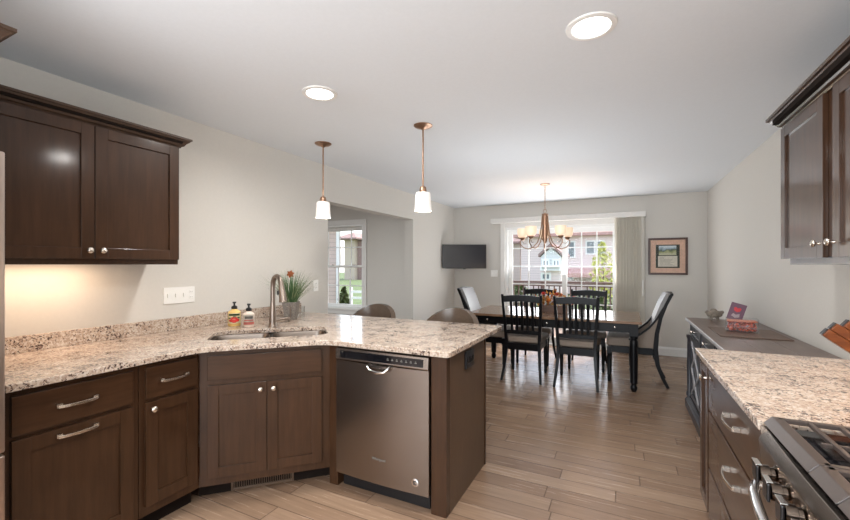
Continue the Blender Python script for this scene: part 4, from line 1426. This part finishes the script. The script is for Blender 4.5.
def host_chair(label):
    t = thing('host_chair', label, 'chair', (0, 0, 0), 0, 'upholstered host chairs at the table ends')
    W = .235
    curve = [(-.205, .45), (-.225, .60), (-.262, .78), (-.315, .93), (-.370, 1.045)]
    for s in (-1, 1):
        pts = [(s*(W-.01), -.335, 0), (s*(W-.01), -.285, .10), (s*(W-.01), -.232, .25), (s*(W-.01), -.212, .42)]
        pts += [(s*(W-.005), y, z) for y, z in curve[1:]]
        obj('rear_leg', bar(B(), pts, [.032]*4+[.03]*4, [.030, .036, .044, .050, .042, .036, .032, .028]), 'ebony', t, bevel=.003, smooth=True)
        bm = B()
        x = s*.212
        bx(bm, x-.026, x+.026, .235, .287, .34, .415)
        lathe(bm, [(.024, .34), (.028, .33), (.024, .32), (.026, .29), (.021, .10), (.025, .09), (.016, .075), (.022, .04), (.015, 0)], 14, (x, .261, 0))
        obj('front_leg', bm, 'ebony', t, smooth=True)
        # wing that sweeps from the top of the back down to the seat
        sweep = [(-.355, 1.03), (-.300, .90), (-.225, .76), (-.150, .655), (-.060, .575), (.030, .525), (.055, .505)]
        poly = [(y, z) for y, z in sweep]+[(.055, .43), (-.20, .43)]+[(y+.012, z) for y, z in curve[1:]]
        bm = prism(B(), poly, s*(W-.022), s*(W-.008), 'X')
        obj('side_panel', bm, 'fabric', t)
        obj('arm_trim', bar(B(), [(s*(W-.012), y, z+.004) for y, z in sweep], .034, .020), 'ebony', t, bevel=.003, smooth=True)
    bm = B()
    n = 8
    pts = [(0, y+.028, z) for y, z in curve]
    rows = []
    for y, z in curve:
        rows.append([(x, y+.055-.022*(1-(x/.21)**2)-.0, z) for x in [-.21+.42*i/n for i in range(n+1)]])
    fr = [[bm.verts.new(p) for p in r] for r in rows]
    bk = [[bm.verts.new((x, curve[j][0]+.006, curve[j][1])) for (x, _, _) in r] for j, r in enumerate(rows)]
    for a, b in zip(fr, fr[1:]):
        for i in range(n): bm.faces.new((a[i], a[i+1], b[i+1], b[i]))
    for a, b in zip(bk, bk[1:]):
        for i in range(n): bm.faces.new((a[i+1], a[i], b[i], b[i+1]))
    for i in range(n):
        bm.faces.new((fr[-1][i], fr[-1][i+1], bk[-1][i+1], bk[-1][i]))
        bm.faces.new((fr[0][i+1], fr[0][i], bk[0][i], bk[0][i+1]))
    for e in (0, n):
        for j in range(len(rows)-1): bm.faces.new((fr[j][e], fr[j+1][e], bk[j+1][e], bk[j][e]))
    bmesh.ops.recalc_face_normals(bm, faces=bm.faces)
    obj('backrest', bm, 'silver', t, smooth=True)
    bm = B()
    bar(bm, [(-W+.01, -.370, 1.040), (0, -.377, 1.052), (W-.01, -.370, 1.040)], .03, .022, (0, 1, 0))
    obj('crest_rail', bm, 'ebony', t, bevel=.003)
    obj('back_board', bar(B(), [(0, y-.006, z) for y, z in curve], 2*W-.05, .010), 'ebony', t)
    bm = B()
    bx(bm, -.220, .220, -.215, -.190, .35, .425)
    bx(bm, -.200, .200, .252, .275, .35, .415)
    for s in (-1, 1): bx(bm, min(s*.226, s*.202), max(s*.226, s*.202), -.19, .235, .35, .425)
    obj('seat_rail', bm, 'ebony', t, bevel=.002)
    bm = B()
    prism(bm, arc(-.185, -.16, .025, 180, 270, 3)+arc(.185, -.16, .025, 270, 360, 3)+arc(.205, .257, .035, 0, 90, 4)+arc(-.205, .257, .035, 90, 180, 4), .426, .528)
    obj('seat', bm, 'fabric', t, bevel=.02, smooth=True)
    return t
hc = host_chair('upholstered host chair with sweeping sides at the right end of the table')
hc.location = (.115, 5.40, 0); hc.rotation_euler = (0, 0, PI/2)
dup(hc, (-1.645, 5.32, 0), -PI/2, 'upholstered host chair with pale back at the left end of the table')

# ------------------------------------------------------------------ counter stools
def stool(label):
    t = thing('counter_stool', label, 'stool', (0, 0, 0), 0, 'barrel-back stools behind the peninsula')
    bm = B()
    n = 20
    inner, outer = [], []
    for j in range(6):
        rowi, rowo = [], []
        for i in range(n+1):
            a = math.radians(-10+200*i/n)      # wraps the back (+y)
            k = max(0.0, math.sin(a))
            top = .60+.36*k**.55
            z = .60+(top-.60)*j/5
            flare = 1+.10*j/5
            rowi.append(bm.verts.new((.205*flare*math.cos(a), .195*flare*math.sin(a), z)))
            rowo.append(bm.verts.new((.245*flare*math.cos(a), .235*flare*math.sin(a), z)))
        inner.append(rowi); outer.append(rowo)
    for R_ in (inner, outer):
        for a, b in zip(R_, R_[1:]):
            for i in range(n): bm.faces.new((a[i], a[i+1], b[i+1], b[i]))
    for i in range(n):
        bm.faces.new((inner[-1][i], inner[-1][i+1], outer[-1][i+1], outer[-1][i]))
        bm.faces.new((inner[0][i], inner[0][i+1], outer[0][i+1], outer[0][i]))
    for e in (0, n):
        for j in range(5): bm.faces.new((inner[j][e], inner[j+1][e], outer[j+1][e], outer[j][e]))
    bmesh.ops.remove_doubles(bm, verts=bm.verts, dist=.0006)
    bmesh.ops.recalc_face_normals(bm, faces=bm.faces)
    obj('backrest', bm, 'leather', t, smooth=True, bevel=.008)
    obj('seat', lathe(B(), [(0, .555), (.215, .555), (.228, .575), (.225, .61), (.205, .635), (.10, .645), (0, .647)], 32), 'leather', t, smooth=True)
    for sx in (-1, 1):
        for sy in (-1, 1):
            obj('leg', bar(B(), [(sx*.145, sy*.145, .555), (sx*.20, sy*.20, 0)], [.036, .026], [.036, .026]), 'ebony', t, bevel=.003)
    obj('footrest', ring(B(), -.19, .19, -.19, .19, .02, .20, .22) if False else tube(B(), [(.18, .18, .22), (-.18, .18, .22), (-.18, -.18, .22), (.18, -.18, .22), (.18, .16, .22)], .010, 8), 'nickel', t, smooth=True)
    return t
stl = stool('brown leather barrel-back stool behind the peninsula, nearer the dining table')
stl.location = (-1.43, 3.33, 0); stl.scale = (1.12, 1.05, 1.0); stl.rotation_euler = (0, 0, 0)
dup(stl, (-2.31, 3.34, 0), .0, 'brown leather barrel-back stool behind the peninsula, nearer the side window')

# ------------------------------------------------------------------ television
tv = thing('television', 'flat black television on a wall arm in the back left corner', 'television', (-2.485, 6.57, 1.515), math.atan(198/400))
obj('casing', bx(B(), -.385, .385, 0, .045, -.21, .21), 'black', tv, bevel=.006)
obj('screen', bx(B(), -.372, .372, -.003, -.0003, -.192, .198), 'screen', tv)
obj('sensor_tab', bx(B(), -.02, .02, -.002, .02, -.222, -.2105), 'black', tv, bevel=.002)
a_ = B()
bx(a_, -.10, .10, .0455, .065, -.10, .10)
tube(a_, [(0, .065, 0), (.10, .20, 0), (-.05, .28, 0)], .018, 8)
obj('wall_arm', a_, 'black', tv)
obj('wall_mount', bx(B(), -2.859, -2.835, 6.78, 6.88, 1.42, 1.62), 'black', tv).matrix_parent_inverse = (Matrix.Translation(tv.location) @ Matrix.Rotation(tv.rotation_euler.z, 4, 'Z')).inverted()

# ------------------------------------------------------------------ framed picture
pf = thing('framed_picture', 'dark-framed landscape picture above a letter on the back wall', 'picture', (.602, YB, 1.498))
obj('frame', ring(B(), -.256, .256, -.278, .278, .030, -.028, -.001), 'frame', pf, bevel=.003)
obj('mat_board', bx(B(), -.228, .228, -.012, -.006, -.250, .250), 'cardboard', pf)
obj('inner_mat', bx(B(), -.155, .155, -.0135, -.0122, -.175, .175), 'green_mat', pf)
def landscape():
    t = NT('landscape_print')
    v = t.coords()
    sep = t.n('ShaderNodeSeparateXYZ'); t.l(v, sep.inputs[0])
    nz = t.noise(v, 16, 4)
    f = t.math('ADD', t.math('MULTIPLY', t.math('SUBTRACT', sep.outputs[2], .02), 7.0), t.math('MULTIPLY', t.math('SUBTRACT', nz, .5), .9))
    c = t.ramp(f, [(.1, srgb(192, 190, 160)), (.35, srgb(150, 156, 110)), (.5, srgb(84, 96, 84)), (.66, srgb(150, 170, 182)), (.9, srgb(206, 216, 220))])
    return t.pbr(c, .6)
obj('landscape_print', bx(B(), -.115, .112, -.0150, -.0136, .018, .160), landscape(), pf)
lt = obj('letter', bx(B(), -.125, .125, -.0150, -.0136, -.155, .005), 'paper', pf)
bm = B()
rnd = random.Random(9)
for k in range(9):
    z = -.018-k*.0145
    x = -.105+(0 if k > 1 else .0)
    ln = rnd.uniform(.14, .20) if k not in (0, 1) else .06
    bx(bm, x, x+ln, -.0154, -.0151, z-.0015, z+.0015)
obj('letter_lines', bm, 'ink', lt)
obj('picture_glass', bx(B(), -.226, .226, -.020, -.0185, -.248, .248), 'glass', pf)

# ------------------------------------------------------------------ vertical blinds
vb = thing('vertical_blinds', 'pale vertical blinds drawn to the right side of the patio door', 'blinds', (0, YB-.02, 0))
obj('valance', bx(B(), -2.115, .31, -.115, .0, 2.105, 2.185), 'blind', vb, bevel=.003)
sl = None
for k in range(24):
    x = -.088+k*.0152
    a = .85+.32*math.sin(k*2.1)
    if sl is None:
        sl = obj('blind_slat', bx(B(), -.044, .044, -.0008, .0008, .03, 2.104), 'slat', vb, loc=(x, -.06, 0))
        sl.rotation_euler = (0, 0, a)
    else:
        c = sl.copy(); COL.objects.link(c); c.parent = vb; c.location = (x, -.06, 0); c.rotation_euler = (0, 0, a)
wd_ = B()
tube(wd_, [(.272, -.105, 2.104), (.272, -.105, .95)], .0035, 6)
tube(wd_, [(.272, -.105, 1.14), (.272, -.105, .90)], .010, 8)
obj('wand', wd_, 'white', vb, smooth=True)

# ------------------------------------------------------------------ lamps
def pendant(label):
    t = thing('pendant_lamp', label, 'lamp', (0, 0, 0), 0, 'pendants over the peninsula')
    obj('canopy', lathe(B(), [(.072, 2.439), (.072, 2.434), (.055, 2.424), (.020, 2.414), (.010, 2.405)], 28), 'copper', t, smooth=True)
    obj('rod', lathe(B(), [(.0065, 2.406), (.0065, 1.965)], 12), 'copper', t, smooth=True)
    obj('socket_cap', lathe(B(), [(.010, 1.975), (.022, 1.968), (.026, 1.955), (.030, 1.930), (.028, 1.926)], 20), 'copper', t, smooth=True)
    obj('lamp_shade', lathe(B(), [(.030, 1.9265), (.050, 1.925), (.057, 1.916), (.059, 1.88), (.063, 1.82), (.067, 1.783), (.063, 1.785), (.056, 1.88), (.052, 1.914), (.030, 1.9215)], 28, cap=False), 'shade', t, smooth=True)
    obj('bulb', lathe(B(), [(.012, 1.925), (.014, 1.895), (.028, 1.862), (.029, 1.842), (.018, 1.823), (0, 1.817)], 18), 'lens', t, smooth=True)
    return t
pd = pendant('bronze rod pendant lamp with frosted shade, left one over the peninsula')
pd.location = (-2.365, 2.757, 0)
dup(pd, (-1.372, 2.738, 0), 0, 'bronze rod pendant lamp with frosted shade, right one over the peninsula')
for x, y in ((-2.365, 2.757), (-1.372, 2.738)):
    light('pendant_light', 'POINT', (x, y, 1.80), .7, (1, .88, .74), size=.03)

chd = thing('chandelier', 'bronze five-arm chandelier with amber glass shades over the dining table', 'chandelier', (-.925, 5.447, 0))
obj('canopy', lathe(B(), [(.062, 2.439), (.060, 2.430), (.035, 2.422), (.010, 2.416)], 24), 'copper', chd, smooth=True)
bm = B()
k = 0; z = 2.42
while z > 2.10:
    R = Matrix.Rotation(PI/2*(k % 2), 3, 'Z')
    pts = [R @ Vector((.008*math.cos(a), 0, .016*math.sin(a))) + Vector((0, 0, z-.014)) for a in [2*PI*i/10 for i in range(11)]]
    tube(bm, pts, .0022, 5, cap=False)
    z -= .024; k += 1
obj('chain', bm, 'copper', chd, smooth=True)
bm = B()
tube(bm, [Vector((.022*math.cos(a), 0, .026*math.sin(a)+2.082)) for a in [2*PI*i/16 for i in range(17)]], .0035, 6, cap=False)
obj('loop', bm, 'copper', chd, smooth=True)
obj('column', lathe(B(), [(.006, 2.058), (.012, 2.052), (.042, 2.046), (.044, 2.030), (.034, 2.026), (.036, 1.90), (.034, 1.76), (.030, 1.70), (.018, 1.67), (.014, 1.655), (0, 1.65)], 24), 'copper', chd, smooth=True)
yaw = math.atan(198/400)
for k in range(5):
    a = math.radians(20-16.7+72*k)+yaw
    d = Vector((math.cos(a), math.sin(a), 0))
    prof = [(.036, 2.02), (.046, 1.90), (.062, 1.78), (.10, 1.67), (.16, 1.605), (.22, 1.585), (.285, 1.60), (.335, 1.65), (.335, 1.695), (.31, 1.715)]
    arm = obj('arm', tube(B(), [d*r+Vector((0, 0, z)) for r, z in prof], .0075, 8), 'copper', chd, smooth=True)
    c = d*.305
    obj('finial', tube(B(), [c+Vector((0, 0, 1.69)), c-d*.02+Vector((0, 0, 1.655)), c-d*.06+Vector((0, 0, 1.665))], .004, 6), 'copper', arm, smooth=True)
    obj('cup', lathe(B(), [(.010, 1.70), (.026, 1.712), (.038, 1.735), (.036, 1.740)], 18, c), 'copper', arm, smooth=True)
    obj('lamp_shade', lathe(B(), [(.030, 1.738), (.050, 1.746), (.064, 1.770), (.070, 1.81), (.068, 1.862), (.064, 1.862), (.066, 1.81), (.060, 1.772), (.046, 1.750), (.028, 1.742)], 24, c, cap=False), 'shadewarm', chd, smooth=True)
    light('chandelier_light', 'POINT', (-.925+c.x, 5.447+c.y, 1.84), .7, (1, .80, .60), size=.03)

def downlight(label):
    t = thing('recessed_light', label, 'ceiling light', (0, 0, 0), 0, 'recessed ceiling lights')
    obj('trim_ring', lathe(B(), [(.078, 2.4395), (.108, 2.4395), (.106, 2.433), (.084, 2.430), (.078, 2.436)], 36, cap=False), 'trim', t, smooth=True)
    obj('lens', lathe(B(), [(.083, 2.4345), (.050, 2.4335), (0, 2.433)], 36), 'lens', t, smooth=True)
    return t
dl = downlight('round recessed ceiling light, the smaller one above the sink side')
dl.location = (-1.688, 1.937, 0)
dup(dl, (-.128, 1.932, 0), 0, 'round recessed ceiling light, the larger one nearer the right wall cabinets')
for x, y in ((-1.688, 1.937), (-.128, 1.932)):
    light('recessed_lamp', 'AREA', (x, y, 2.425), 13, (1, .97, .93), (0, 0, 0), .15)
dup(dl, (-1.688, -.4, 0), 0, 'round recessed ceiling light added unseen behind the camera above the refrigerator side')
dup(dl, (-.128, -.4, 0), 0, 'round recessed ceiling light added unseen behind the camera on the range side')
for x, y in ((-1.688, -.4), (-.128, -.4)):  # unseen pair added to even out the kitchen light
    light('recessed_lamp', 'AREA', (x, y, 2.425), 13, (1, .97, .93), (0, 0, 0), .15)

# warm strips under the wall cabinets
def strip(label, loc, rotz, L, e):
    t = thing('under_cabinet_light', label, 'light', loc, rotz)
    obj('housing', bx(B(), -L/2, L/2, -.02, .02, -.012, 0), 'white', t)
    o = light('under_cabinet_lamp', 'AREA', (loc[0], loc[1], loc[2]-.016), e, (1, .72, .50), (0, 0, rotz), L*.9, .03)
strip('slim warm strip light under the left wall cabinet', (-2.70, 1.0, 1.409), PI/2, .55, 2.2)
strip('slim warm strip light under the right wall cabinets', (.96, 1.75, 1.409), PI/2, 1.7, 4.0)
